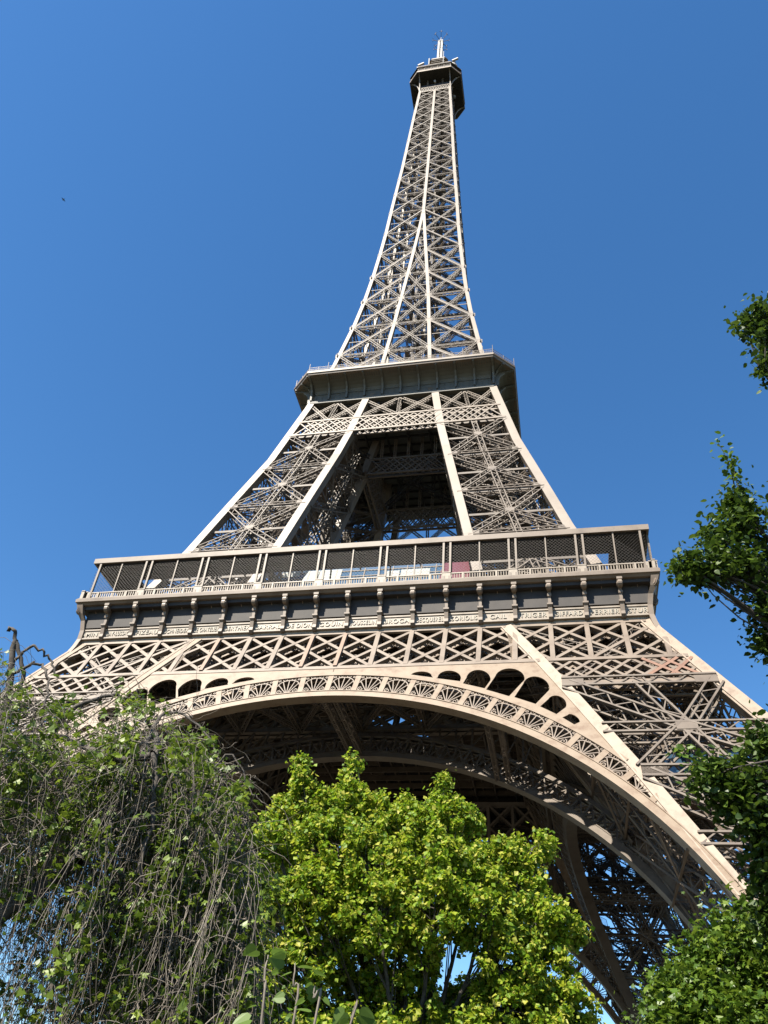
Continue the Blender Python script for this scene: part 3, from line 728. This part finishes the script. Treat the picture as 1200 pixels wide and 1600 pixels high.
# ================================================================ SUMMIT
g=G(); loft(g,[octa(4.7,.3,268.6),octa(4.85,.3,270.5),octa(5.0,.5,273.0)])
loft(g,[octa(8.05,2.8,275.7),octa(8.19,2.846,275.9)],closed_bot=True)
for k in range(4):
    for x in np.arange(-5,5.1,.5): g.bar(ROT[k]@Vector((x,-4.9,275.6)),ROT[k]@Vector((x*1.1,-8.0,275.62)),.06,.12)
SM=g.mesh('summit_cabin',DARK); SU=link('summit_cabin',SM,TOWER)
g=G(); loft(g,[octa(8.19,2.846,275.75),octa(8.3,2.88,275.8),octa(8.3,2.88,276.5),octa(8.15,2.84,276.55)]); link('platform_rim',g.mesh('platform_rim',IRONL),SU)
g=G(); loft(g,[octa(7.9,2.7,276.4),octa(7.8,2.7,279.2),octa(8.3,2.8,279.3),octa(8.2,2.8,279.9),octa(6.5,2.2,280.3)],closed_top=True)
CAB=g.mesh('cabin_wall',DARK); link('cabin_wall',CAB,SU)
g=G()
for k in range(4):
    for x in np.linspace(-5.2,5.2,6): g.bar(ROT[k]@Vector((x,-7.95,276.4)),ROT[k]@Vector((x,-7.9,279.3)),.16,.16)
    for x in np.arange(-5.2,5.2,.35): g.bar(ROT[k]@Vector((x,-8.2,276.6)),ROT[k]@Vector((x,-8.2,278.4)),.04,.04)
    g.bar(ROT[k]@Vector((-5.2,-8.2,278.4)),ROT[k]@Vector((5.2,-8.2,278.4)),.06,.06)
    g.bar(ROT[k]@Vector((-5.3,-8.25,280)),ROT[k]@Vector((5.3,-8.25,280)),.12,.3)
link('cabin_grille',g.mesh('cabin_grille',IRON),SU)
g=G(); pts=[(0,-4.85,267.5)]+[(0,-4.85-3.1*(1-math.cos(a)),267.5+8.2*math.sin(a)) for a in np.linspace(.15,math.pi/2,9)]
g.sweep(pts,.28,.3,(1,0,0)); CBK=g.mesh('curved_bracket',IRONU)
g=G(); g.bar((4.9,-4.9,268),(5.25,-8.0,275.9),.3,.3); 
STR=g.mesh('corner_strut',IRONU)
for k in range(4):
    link('curved_bracket',CBK,SU,mx=ROT[k]@Matrix.Translation((4.85,0,0))) ; link('curved_bracket',CBK,SU,mx=ROT[k]@Matrix.Translation((-4.85,0,0)))
g=G()
for k in range(4):
    for z in(268.4,271.2): g.bar(ROT[k]@Vector((-5.0,-4.95,z)),ROT[k]@Vector((5.0,-4.95,z)),.2,.35)
    for x in np.arange(-4.8,4.7,.8):
        for s_ in(-1,1):
            xx=x if s_>0 else x+.8; g.bar(ROT[k]@Vector((xx,-4.97,268.5)),ROT[k]@Vector((xx+.8*s_,-4.97,271.1)),.1,.12)
    for x in(-2.4,0,2.4): g.truss(ROT[k]@Vector((x,-4.9,271)),ROT[k]@Vector((x,-5.2,275.8)),.3,.3,ROT[k]@Vector((0,-1,0)),.08)
link('neck_lattice',g.mesh('neck_lattice',IRONU),SU)
for k in range(4):
    for i in(1,): link('floodlight',(lambda gg:(gg.box((0,-5.6,273.2),(.55,.5,1.1)),gg.mesh('floodlight',LIGHTM))[1])(G()),SU,mx=ROT[k]@Matrix.Translation((0,0,0)))
# upper block, dishes, whip aerials, mast
g=G(); loft(g,[octa(3.3,.8,280.2),octa(3.3,.8,284.5),octa(2.9,.7,284.7),octa(2.9,.7,291),octa(2.9,.7,299.5)],closed_top=True)
for z in np.arange(281,299,1.5): loft(g,[octa(3.0,.8,z),octa(3.3,.8,z+.1),octa(3.0,.8,z+.25)])
link('upper_block',g.mesh('upper_block',IRONU),SU)
g=G()
for k in range(8):
    a=math.radians(45*k+22); x,y=6.2*math.cos(a),6.2*math.sin(a)
    h=[9,12,6,9,15,12,16,8][k]; g.bar((x,y,280),(x,y,280+h),.2,.2); g.bar((x,y,280+h*.6),(x,y,280+h),.36,.36) if k%2 else None
    g.bar((x-1,y,281.2),(x+1,y,281.2),.1,.1)
for x,y in((5.6,-4.6),(-5.6,-4.9),(4.8,5.0)):
    for rr,z in((1.1,282.3),(1.4,284.0),(1.0,285.6)):
        g.poly([(x+rr*math.cos(a),y+rr*math.sin(a),z+dz) for dz in(0,.5) for a in np.linspace(0,2*math.pi,13)[:-1]],[tuple(range(11,-1,-1)),tuple(range(12,24))]+[(i,(i+1)%12,12+(i+1)%12,12+i) for i in range(12)])
    g.bar((x,y,280),(x,y,289),.35,.35); g.bar((x-.3,y-1.1,287),(x+1.6,y-1.2,288),.6,.6); g.box((x,y,286.8),(1.6,1.6,.5))
link('roof_aerials',g.mesh('roof_aerials',LIGHTM),SU)
g=G()
for a in(-.62,.62):
    for b in(-.62,.62): g.bar((a,b,299),(a*.85,b*.85,321),.62,.62,(0,1,0))
for z in np.arange(301,321,1.2): g.box((0,0,z),(1.5,1.5,.25))
g.bar((0,0,320),(0,0,325.2),.3,.3,(0,1,0)); g.box((0,0,299.8),(3.6,3.6,.9)); g.box((0,0,320.4),(1.9,1.9,.5))
MA=link('antenna_mast',g.mesh('antenna_mast',LIGHTM),SU)
g=G()
for k in range(8):
    a=math.radians(45*k+10); r=2.6
    for z,rr in((322.2,2.9),(314,2.3)):
        if z<320 and k%2: continue
        g.bar((0,0,z-1.0),(rr*math.cos(a),rr*math.sin(a),z+.9),.13,.13); 
        e=Vector((rr*math.cos(a),rr*math.sin(a),z+.9)); g.bar(e-Vector((0,0,.9)),e+Vector((0,0,.9)),.13,.13); t=Vector((-math.sin(a),math.cos(a),0)); g.bar(e-t*.7,e+t*.7,.1,.1)
link('dipole_aerials',g.mesh('dipole_aerials',DARK),MA)
# ================================================================ LIFT CABIN in the right pillar (a thing of its own)
lc=empty('lift_cabin',(0,0,0),label='boxy brown inclined lift cabin with tall windows behind the bracing of the right leg',category='lift cabin')
g=G(); z0=31.0; c=cen(z0+1.5,0,0)
def lbox(g,c,d): g.box(c,d)
g.box(c+Vector((0,0,-2.4)),(7,7,.3)); g.box(c+Vector((0,0,2.2)),(7.2,7.2,.35))
for a in(-3.4,-1.2,1.2,3.4):
    for b in(-3.4,3.4): g.bar(c+Vector((a,b,-2.3)),c+Vector((a,b,2.1)),.28,.28,(0,1,0)); g.bar(c+Vector((b,a,-2.3)),c+Vector((b,a,2.1)),.28,.28,(0,1,0))
for b in(-3.4,3.4): g.box(c+Vector((0,b,-1.6)),(6.8,.1,1.5)); g.box(c+Vector((b,0,-1.6)),(.1,6.8,1.5))
link('cabin_body',g.mesh('cabin_body',IRON),lc)
g=G(); g.box(c+Vector((0,0,.6)),(6.6,6.6,2.9)); link('window_glass',g.mesh('window_glass',GLASSB),lc)
# ================================================================ ground
g=G(); n=64
g.poly([(0,0,0)]+[(3500*math.cos(2*math.pi*i/n),3500*math.sin(2*math.pi*i/n),0) for i in range(n)],[(0,i+1,(i+1)%n+1) for i in range(n)])
tagit(link('ground',g.mesh('ground',GROUND)),kind='structure')
g=G(); g.poly([(-70,-70,.004),(70,-70,.004),(70,70,.004),(-70,70,.004)],[(0,1,2,3)]); tagit(link('plaza',g.mesh('plaza',PATHM)),kind='structure')
# ================================================================ TREES
CM=np.array(CAM.rotation_euler.to_matrix()); CP=np.array([CX,CY,CZ])
def at(u,v,dist):
    """the point a given number of metres away (along the ground) in the direction measured on the photograph"""
    r=CM@np.array([(u-600)/1273.65,(800-v)/1273.65,-1.]); return CP+r*dist/math.hypot(r[0],r[1])
def leafmat(name,cols,rough=.45,tr=.35,spec=.4):
    m=bpy.data.materials.new(name); m.use_nodes=True; n=m.node_tree; b=n.nodes['Principled BSDF']; o=n.nodes['Material Output']
    cols=[tuple(c*AL for c in v) for v in cols]; ge=n.nodes.new('ShaderNodeNewGeometry'); r=n.nodes.new('ShaderNodeValToRGB'); n.links.new(ge.outputs['Random Per Island'],r.inputs[0])
    e=r.color_ramp.elements; e[0].color=(*cols[0],1); e[1].color=(*cols[-1],1)
    for i,c in enumerate(cols[1:-1]): q=e.new((i+1)/(len(cols)-1)); q.color=(*c,1)
    b.inputs['Roughness'].default_value=rough; b.inputs['Specular IOR Level'].default_value=spec
    t=n.nodes.new('ShaderNodeBsdfTranslucent'); mx=n.nodes.new('ShaderNodeMixShader'); mx.inputs[0].default_value=tr
    n.links.new(r.outputs[0],b.inputs['Base Color']); n.links.new(r.outputs[0],t.inputs['Color'])
    n.links.new(b.outputs[0],mx.inputs[1]); n.links.new(t.outputs[0],mx.inputs[2]); n.links.new(mx.outputs[0],o.inputs['Surface'])
    return m
BARK=mat('bark',(.08,.065,.05),.9,[(.035,.028,.022),(.11,.095,.08)],9)
TWIG=mat('dry_twig',(.2,.175,.15),.8,[(.06,.048,.038),(.18,.15,.12),(.32,.28,.23)],1.3)
MAPLE=leafmat('maple_leaf',[(.1,.2,.012),(.19,.32,.018),(.29,.41,.022),(.4,.46,.03),(.56,.53,.1)],.55,.5)
VINE=leafmat('vine_leaf',[(.07,.12,.014),(.13,.2,.02),(.22,.29,.03)],.45,.38)
GLOSS=leafmat('glossy_leaf',[(.03,.06,.008),(.055,.1,.012),(.11,.17,.02)],.42,.35,.35)
BRIGHT=leafmat('bright_leaf',[(.055,.11,.01),(.1,.18,.015),(.18,.25,.025)],.42,.4)
BIG=leafmat('broad_leaf',[(.07,.14,.02),(.12,.2,.03),(.16,.24,.05)],.5,.45)
GREY=leafmat('grey_leaf',[(.045,.06,.03),(.08,.1,.05)],.6,.3)
OUT={'quad':[(0,0,0),(.5,.42,.1),(0,1,0),(-.5,.42,.1)],
 'oval':[(0,0,0),(.3,.22,.05),(.32,.6,.06),(0,1,-.05),(-.32,.6,.06),(-.3,.22,.05)],
 'maple':[(0,0,0),(.5,.12,.06),(.3,.42,.04),(.55,.72,-.06),(.18,.66,.05),(0,1.05,-.08),(-.18,.66,.05),(-.55,.72,-.06),(-.3,.42,.04),(-.5,.12,.06)],
 'heart':[(0,.08,0),(.18,-.06,.03),(.42,.08,.07),(.5,.34,.08),(.36,.66,.04),(.12,.9,-.04),(0,1.08,-.1),(-.12,.9,-.04),(-.36,.66,.04),(-.5,.34,.08),(-.42,.08,.07),(-.18,-.06,.03)]}
def leaves(name,C,size,shape,m,droop=.5,jit=.5,parent=None,dirs=None):
    """one mesh of many separate small leaves, each with its own size, heading and tilt"""
    C=np.asarray(C); N=len(C); P=np.array(OUT[shape]); K=len(P)
    a=RNG.rand(N)*2*math.pi; d=np.stack([np.cos(a),np.sin(a),-droop+RNG.randn(N)*jit],1)
    if dirs is not None: d=dirs+RNG.randn(N,3)*jit*.5
    d/=np.linalg.norm(d,axis=1,keepdims=True)
    r=np.cross(d,RNG.randn(N,3)*.6+np.array([0,0,1.])); r/=np.linalg.norm(r,axis=1,keepdims=True); n=np.cross(r,d)
    s=(size*(.5+1.*RNG.rand(N)**1.3))[:,None,None]
    V=C[:,None]+s*(P[None,:,0:1]*r[:,None]+P[None,:,1:2]*d[:,None]+P[None,:,2:3]*n[:,None])
    if shape=='quad':   # folded along the midrib
        me=npmesh(name,V.reshape(-1,3),np.stack([np.arange(N)*4,np.arange(N)*4+1,np.arange(N)*4+2,np.arange(N)*4,np.arange(N)*4+2,np.arange(N)*4+3],1).ravel(),np.full(2*N,3),m)
    else: me=npmesh(name,V.reshape(-1,3),np.arange(N*K),np.full(N,K),m)
    return link(name,me,parent)
class T:
    def __init__(s): s.V=[];s.L=[];s.n=0
    def tube(s,pts,r0,r1,k=6):
        P=np.array(pts,float); n=len(P)
        if n<2: return
        D=np.gradient(P,axis=0); D/=np.maximum(np.linalg.norm(D,axis=1,keepdims=True),1e-9)
        u=np.cross(D,[.3,.2,.93]); u/=np.maximum(np.linalg.norm(u,axis=1,keepdims=True),1e-6); w=np.cross(D,u)
        R=np.linspace(r0,r1,n)[:,None,None]; a=np.arange(k)*2*math.pi/k
        s.V.append((P[:,None]+R*(u[:,None]*np.cos(a)[None,:,None]+w[:,None]*np.sin(a)[None,:,None])).reshape(-1,3))
        i=np.arange(n-1)[:,None]*k; j=np.arange(k)[None]; j2=(j+1)%k
        s.L.append((np.stack([i+j,i+j2,i+k+j2,i+k+j],-1).reshape(-1,4)+s.n)); s.n+=n*k
    def link(s,name,m,parent): 
        V=np.vstack(s.V);L=np.vstack(s.L); return link(name,npmesh(name,V,L.ravel(),np.full(len(L),4),m,True),parent)
def bez(a,b,bend=.15,n=6,sag=0.):
    a=np.array(a);b=np.array(b);L=np.linalg.norm(b-a); m=(a+b)/2+RNG.randn(3)*L*bend+np.array([0,0,-sag*L]); t=np.linspace(0,1,n)[:,None]
    return (1-t)**2*a+2*t*(1-t)*m+t*t*b
def spl(pts,n=8,w=.0):
    P=[np.array(p,float) for p in pts]; P=[2*P[0]-P[1]]+P+[2*P[-1]-P[-2]]; o=[]
    for i in range(1,len(P)-2):
        for t in np.linspace(0,1,n,endpoint=False):
            o.append(.5*((2*P[i])+(-P[i-1]+P[i+1])*t+(2*P[i-1]-5*P[i]+4*P[i+1]-P[i+2])*t*t+(-P[i-1]+3*P[i]-3*P[i+1]+P[i+2])*t**3))
    o.append(P[-2]); o=np.array(o); return o+RNG.randn(*o.shape)*w
def crown(name,kind,label,base,fork,lobes,npuff,nleaf,lsize,shape,m,puff,barkm=BARK,tr=.2,droop=.6,cat='tree',jit=.5,fill=.6,group=None,twigs=1.,crownname='crown',minp=10):
    """lobes: (centre, radius vector); puffs of leaves sit towards each lobe's surface, twigs lead to them"""
    root=empty(kind,(base[0],base[1],0),label=label,category=cat)
    if group: root['group']=group
    off=np.array([base[0],base[1],0.]); t=T()
    t.tube(spl([base,(np.array(base)+fork)/2+RNG.randn(3)*.12,fork],6,.01)-off,tr*1.25,tr*.8,9)
    C=[];vol=np.array([np.prod(l[1])**.67 for l in lobes]); vol/=vol.sum()
    for (c,r),v in zip(lobes,vol):
        c=np.array(c);r=np.array(r)
        b=spl([fork,fork*.45+c*.55+np.array([0,0,-.12])*np.linalg.norm(c-fork)+RNG.randn(3)*.15,c],7,.012); t.tube(b-off,tr*.45,tr*.12,6)
        for _ in range(max(minp,int(npuff*v))):
            q=RNG.randn(3); q/=np.linalg.norm(q); rad=(fill+(1-fill)*RNG.rand())*(.9+.25*RNG.rand())
            p=c+r*q*rad
            if RNG.rand()<twigs: i=RNG.randint(len(b)//2,len(b)); t.tube(bez(b[i],p,.12,5)-off,tr*.1,.006,4)
            k=int(nleaf*(.5+RNG.rand())); pr=puff*(.6+.8*RNG.rand())
            g_=RNG.randn(k,3)*np.array([1,1,1.1])*pr*.5
            C.append(p+g_)
    w=t.link('trunk',barkm,root); C=np.vstack(C); C=C[C[:,2]>.8]
    leaves(crownname,C-off,lsize,shape,m,droop,jit,root)
    return root
def lob(u,v,d,ru,rv,rd=None):
    """lobe centre on the view direction, radii in metres from their apparent size"""
    p=at(u,v,d); L=np.linalg.norm(p-CP); k=L/1273.65; 
    return (p,(ru*k,(rd if rd else ru*k),rv*k))
# ---- centre: bright yellow-green maple
D=27
M=[(425,1310,26,30,30),(468,1205,26.5,11,26),(470,1232,26.5,17,20),(470,1262,27,38,34),(510,1265,26.5,26,28),(548,1208,27,13,36),(548,1260,27,34,40),(590,1285,27,34,40),(520,1320,26,55,48),(425,1370,27,42,50),
 (430,1440,26,48,55),(500,1400,25.5,50,50),(575,1350,25.5,50,48),(640,1272,27,24,26),(620,1310,26.5,42,40),(693,1235,27,11,26),(700,1282,27,40,34),(730,1300,27.5,24,34),(665,1340,25.5,55,45),(735,1365,26,42,45),
 (788,1345,27,34,32),(832,1325,27.5,30,24),(820,1375,27,36,32),(590,1430,25,55,52),(680,1420,25,55,50),(760,1430,25.5,50,48),(835,1440,26.5,52,36),(880,1450,27,28,24),(790,1500,26,55,45),
 (850,1520,26.5,44,38),(640,1500,26,50,34),(545,1500,26.5,44,36),(470,1510,26,50,45),(410,1550,26.5,40,55),(870,1580,26.5,50,40),(800,1580,26,55,42),(590,1560,27,46,30),(500,1590,27,60,30),(660,1580,28,40,25),(740,1560,27,45,35),(900,1600,27,26,24),
 (700,1640,26,90,50),(560,1650,26,90,50),(430,1660,26,70,50),(860,1670,26,70,55),(560,1400,29,60,60)]
lobes=[lob(*a) for a in M]
bp=at(640,1600,27); bp[2]=0; fk=at(640,1650,27); fk[2]=4.2
crown('c','broadleaf_tree','rounded bright yellow green maple in front of the tower arch, centre foreground',bp,fk,lobes,2300,70,.13,'quad',MAPLE,.2,tr=.24,droop=.8,jit=.4,fill=.6,twigs=.35)
# ---- right: dark glossy tree whose branches enter from the right edge
R_=[(1192,497,9.5,22,13),(1172,503,9.6,14,7),(1200,525,9.6,12,22),(1202,570,9.7,9,20),(1145,790,10,26,18),(1105,885,9.6,32,16),(1165,820,10,34,32),(1118,835,9.8,26,24),(1185,880,10.2,26,44),(1070,888,9.4,10,6),(1150,885,9.8,46,26),(1190,940,10,18,40),(1194,1000,10.2,12,24),
 (1260,800,10.5,44,90),(1260,950,10.5,44,90),(1108,1216,9.6,22,11),(1152,1218,9.8,36,22),(1195,1170,10,24,30),(1150,1258,9.8,38,20),(1185,1290,10,30,40),(1192,1360,10.2,18,50),(1198,1430,10.3,10,36),(1270,1200,10.5,54,120),(1275,1400,10.5,54,120),
 (1300,600,11,80,120),(1330,900,11,90,150),(1400,750,12,120,160),(1350,1150,11,100,130),(1420,1300,12,110,140),(1450,1000,12.5,130,150)]
lobes=[lob(u+(6 if u<1210 else 25),v,d,ru*.7,rv*.72) if u<1210 else lob(u+25,v,d,ru,rv) for u,v,d,ru,rv in R_]
bp=at(1420,1600,11.5); bp[2]=0; fk=at(1520,1050,12)
rt=crown('r','broadleaf_tree','dark glossy leaved tree reaching in from the right edge over the blue sky',bp,fk,lobes,1500,28,.085,'oval',GLOSS,.22,tr=.2,droop=.3,jit=.6,fill=.3,twigs=.6,minp=22)
# thin shoots standing out of its crown
for a,b in(((1148,768),(1122,692)),((1160,780),(1142,712)),((1060,890),(1052,884)),((1100,1200),(1062,1172)),((1150,1190),(1105,1192))):
    A=at(*a,9.9);B=at(*b,9.7); q=bez(A,B,.05,8); t=T(); t.tube(q-np.array(rt.location),.012,.004,4); sh=t.link('shoot',BARK,rt)
    leaves('shoot_leaves',np.array([p+RNG.randn(3)*.06 for p in q[1:] for _ in range(8)])-np.array(rt.location),.08,'oval',BRIGHT,.3,.5,sh)
# ---- lower right: lighter green tree
B_=[(1150,1455,12,26,22),(1100,1485,12,18,14),(1180,1480,12.4,40,40),(1125,1510,12,44,26),(1185,1560,12.2,50,50),(1080,1548,11.8,30,20),(1045,1553,11.8,12,14),(1110,1580,11.8,60,30),(1060,1595,11.6,34,20),(1150,1630,12,90,50),(1250,1560,12.5,60,90),(1290,1480,13,70,60),(1100,1680,12,90,50)]
bp=at(1220,1600,12.5); bp[2]=0; fk=at(1220,1700,12.5); fk[2]=2.2
crown('b','broadleaf_tree','fresh green maple filling the lower right corner below the dark glossy tree',bp,fk,[lob(*a) for a in B_],560,60,.075,'maple',BRIGHT,.24,tr=.14,droop=.5,jit=.5,fill=.35,twigs=.6)
# ---- small grey-green round tree far behind it
bp=at(1040,1600,52); bp[2]=0; fk=bp+np.array([0,0,3.5])
crown('g','clipped_tree','small grey green rounded tree far behind the lower right maple',bp,fk,[lob(1046,1612,52,30,34)],130,70,.16,'quad',GREY,.7,tr=.15,fill=.6,twigs=.2)
# ---- left: weeping tree, dead hanging twigs overgrown by a leafy creeper
wb=at(-150,1600,14); wb[2]=0
wroot=empty('weeping_tree',tuple(wb),label='weeping tree on the left with bare grey hanging twigs and patches of green creeper',category='tree')
lim=T(); W0=wb
def wl(pts,r0,r1,w=.02): 
    q=spl([at(*p) for p in pts],7,w); lim.tube(q-W0,r0,r1,8); return q
tr_=spl([wb,wb+np.array([.2,.1,1.6]),at(-80,1560,12.6)],6,.02); lim.tube(tr_-W0,.34,.24,10)
paths=[([(-80,1560,12.6),(-10,1440,12.8),(70,1385,12.8),(120,1345,12.8),(200,1240,12.9),(240,1180,12.9)],.14,.06),
 ([(120,1345,12.2),(160,1290,13.8),(230,1265,13.5),(300,1235,13.3),(350,1225,13.2)],.08,.03),
 ([(240,1180,12.4),(180,1185,12.6),(90,1150,14.4),(20,1160,14.5)],.07,.03),
 ([(240,1180,12.4),(243,1150,14.3),(220,1110,14.4),(215,1075,14.4)],.06,.02),
 ([(-80,1560,14),(-60,1350,14.5),(-10,1200,14.8),(10,1100,15),(22,1000,15)],.12,.05),
 ([(10,1100,15),(35,1060,15),(24,990,15),(12,985,15)],.045,.03),
 ([(20,1035,15),(50,1010,14.9),(75,1025,14.8),(90,1060,14.7)],.03,.018),
 ([(20,1050,15),(60,1035,14.8),(75,1060,14.7),(70,1100,14.5),(60,1160,14.4)],.03,.015),
 ([(-10,1200,14.8),(60,1180,14.3),(110,1110,14),(180,1085,13.8),(190,1100,13.6)],.06,.02),
 ([(240,1180,12.4),(240,1260,12.3),(225,1330,12.2),(215,1400,12.3)],.05,.02),
 ([(300,1235,13.3),(360,1180,13.2),(395,1240,13.1),(420,1260,13.0)],.02,.008),
 ([(-80,1560,14),(-200,1350,14),(-280,1150,14),(-330,1250,13.5)],.15,.04),
 ([(200,1240,12.4),(250,1120,14),(310,1130,13.8),(350,1200,13.5)],.04,.012)]
LB=[wl(*p) for p in paths]
wo=lim.link('trunk',BARK,wroot)
tw=T(); LC=[]
def outline(u,j=True):
    return outline0(u)+(22*math.sin(u/17.)+16*math.sin(u/6.3+1) if j else 0)
def outline0(u):   # top of the twig mass at this direction
    return np.interp(u,[-300,0,40,60,100,160,230,300,340,380,400,420],[1080,1010,1030,1090,1115,1115,1060,1135,1155,1195,1290,1450])
# tangled arching twigs in the dome
for i in range(7500):
    u=RNG.uniform(-140,395); v0=outline(u); v=v0+RNG.rand()**.85*520; d=RNG.uniform(12.0,15.6)
    if v>1330 and u<200 and RNG.rand()<.8: continue
    a=at(u,v,d); L=RNG.uniform(.25,1.3); q=RNG.randn(3); q[2]=abs(q[2])*.2-.2*RNG.rand(); q/=np.linalg.norm(q)
    n=7; P=[a]; dr=q.copy()
    for k in range(n): dr=dr+np.array([0,0,-.2])+RNG.randn(3)*.33; dr/=np.linalg.norm(dr); P.append(P[-1]+dr*L/n)
    P=np.array(P)
    r=.005 if i%14 else .015
    tw.tube(P-W0,r,.003,3)
    if RNG.rand()<.1:
        for _ in range(int(RNG.uniform(6,18))): LC.append(P[RNG.randint(len(P))]+RNG.randn(3)*.09)
# hanging strands
for i in range(2600):
    u=RNG.uniform(-140,402); d=RNG.uniform(12.0,15.4); v=outline(u)+RNG.rand()*300+45
    dens=np.interp(u,[-140,60,220,400],[.25,.32,.9,1])
    if RNG.rand()>dens: continue
    a=at(u,v,d); L=min(RNG.uniform(.9,4.6),a[2]-1.5); n=12; P=[a]; dr=np.array([RNG.randn()*.5,RNG.randn()*.5,-.35])
    sw=RNG.randn(2)*.06
    for k in range(n): dr=dr*.66+np.array([sw[0],sw[1],-.5])+RNG.randn(3)*.17; dr/=np.linalg.norm(dr); P.append(P[-1]+dr*L/n)
    P=np.array(P); tw.tube(P-W0,.006,.0025,3)
    if RNG.rand()<.5:
        b=RNG.randint(3,n); 
        for s_ in range(RNG.randint(1,4)):
            c=RNG.randint(2,n); Q=[P[c]]; dq=np.array([RNG.randn()*.6,RNG.randn()*.6,-.5])
            for k in range(5): dq=dq*.7+np.array([0,0,-.5])+RNG.randn(3)*.14; dq/=np.linalg.norm(dq); Q.append(Q[-1]+dq*.13)
            tw.tube(np.array(Q)-W0,.006,.003,3)
    pl_=np.interp(u,[-140,60,200,260,400],[.07,.1,.22,.33,.38])
    if RNG.rand()<pl_:
        for s_ in range(RNG.randint(1,5)):
            c=P[RNG.randint(1,n)]
            for _ in range(int(RNG.uniform(8,26))): LC.append(c+RNG.randn(3)*np.array([.1,.1,.16]))
# creeper patches
for (u,v,ru,rv,nn) in((95,1110,30,18,260),(60,1165,45,30,420),(25,1210,30,40,350),(110,1195,45,30,350),(190,1195,45,25,420),(150,1240,30,22,240),(300,1165,40,22,420),(210,1100,25,18,240),(330,1200,35,25,300),(352,1250,25,30,240),(60,1290,60,40,500),(110,1280,45,25,300),(250,1320,40,30,260),(380,1230,14,14,90),(300,1400,50,50,420),(340,1330,30,40,260),(230,1400,40,40,260),(330,1480,50,60,520),(270,1540,50,50,450),(350,1570,40,40,350),(190,1470,40,30,160),(30,1080,20,14,100),(270,1270,40,26,260),(20,1340,30,30,160),(140,1440,60,60,160)):
    for _ in range(int(nn*.42)): LC.append(at(u+RNG.randn()*ru*.55,v+RNG.randn()*rv*.55,RNG.uniform(12.1,14.2)))
LC=np.array(LC); tg=tw.link('hanging_twigs',TWIG,wroot); leaves('creeper_leaves',LC-W0,.095,'maple',VINE,.5,.6,wroot)
# ---- sapling in the near foreground
sp=at(420,1600,5.2); sp[2]=0
sroot=empty('sapling',tuple(sp),label='young lime sapling with large pale heart shaped leaves at the bottom left of centre',category='sapling')
t=T(); LP=[];LD=[]
for pts,lv in(([(405,1700),(408,1600),(413,1530),(418,1492)],[(402,1484,-1),(425,1490,1),(395,1520,-1),(425,1522,1),(400,1572,-1),(412,1580,1),(392,1592,-1)]),
    ([(455,1700),(458,1600),(458,1540),(462,1505)],[(445,1500,-1),(480,1504,1),(455,1520,-1),(466,1512,1),(480,1555,1),(445,1558,-1),(478,1590,1),(455,1590,-1),(490,1520,1)]),
    ([(498,1700),(492,1600),(490,1560),(492,1540)],[(488,1538,-1),(500,1535,1),(505,1560,1),(476,1562,-1),(484,1582,-1)]),
    ([(560,1700),(545,1610),(548,1592)],[(540,1580,-1),(560,1585,1),(545,1598,-1)])):
    t.tube(spl([at(u,v,5.2) if v<1690 else sp+np.array([0,0,.5]) for u,v in pts],5,.002)-sp,.009,.004,6)
    for u,v,s_ in lv: LP.append(at(u,v,5.2+RNG.randn()*.08)); q=CM@np.array([s_*.8,RNG.uniform(-.35,.15),RNG.uniform(-.2,.4)]); LD.append(q)
t.link('stem',TWIG,sroot)
for p_,d_ in zip(LP,LD): leaves('leaf',np.array([p_])-sp,.085,'heart',BIG,.1,.25,sroot,dirs=np.array([d_]))
# ---- bird
bpz=at(99,312,48); br=empty('bird',tuple(bpz),label='tiny dark bird flying high in the blue sky left of the tower',category='bird')
g=G(); n=8
rings=[(-.2,.012),(-.13,.045),(0,.06),(.1,.045),(.16,.035),(.2,.008)]
vs=[];fs=[]
for y,r in rings: vs+=[(r*math.cos(2*math.pi*i/n),y,r*.9*math.sin(2*math.pi*i/n)) for i in range(n)]
for i in range(len(rings)-1): fs+=[(i*n+k,i*n+(k+1)%n,(i+1)*n+(k+1)%n,(i+1)*n+k) for k in range(n)]
fs+=[tuple(range(n-1,-1,-1)),tuple(range(5*n,6*n))]
vs+=[(.04,.08,.02),(.2,.1,.1),(.36,.0,.05),(.2,-.02,.09),(.04,-.08,.02),(.04,.08,.0),(.2,.1,.085),(.36,0,.045),(.2,-.02,.075),(.04,-.08,.0)]
b_=6*n; fs+=[(b_,b_+1,b_+2,b_+3,b_+4),(b_+9,b_+8,b_+7,b_+6,b_+5)]
vs+=[(-x,y,z) for x,y,z in vs[b_:b_+10]]; b_+=10; fs+=[(b_+4,b_+3,b_+2,b_+1,b_),(b_+5,b_+6,b_+7,b_+8,b_+9)]
b_+=10; vs+=[(-.05,-.3,0),(.05,-.3,0),(.02,-.18,0),(-.02,-.18,0)]; fs+=[(b_,b_+1,b_+2,b_+3)]
g.poly(vs,fs); bd=link('body',g.mesh('body',mat('dark_feathers',(.02,.02,.022),.8)),br); br.rotation_euler=(0,.2,1.1); br.scale=(.62,.62,.62)
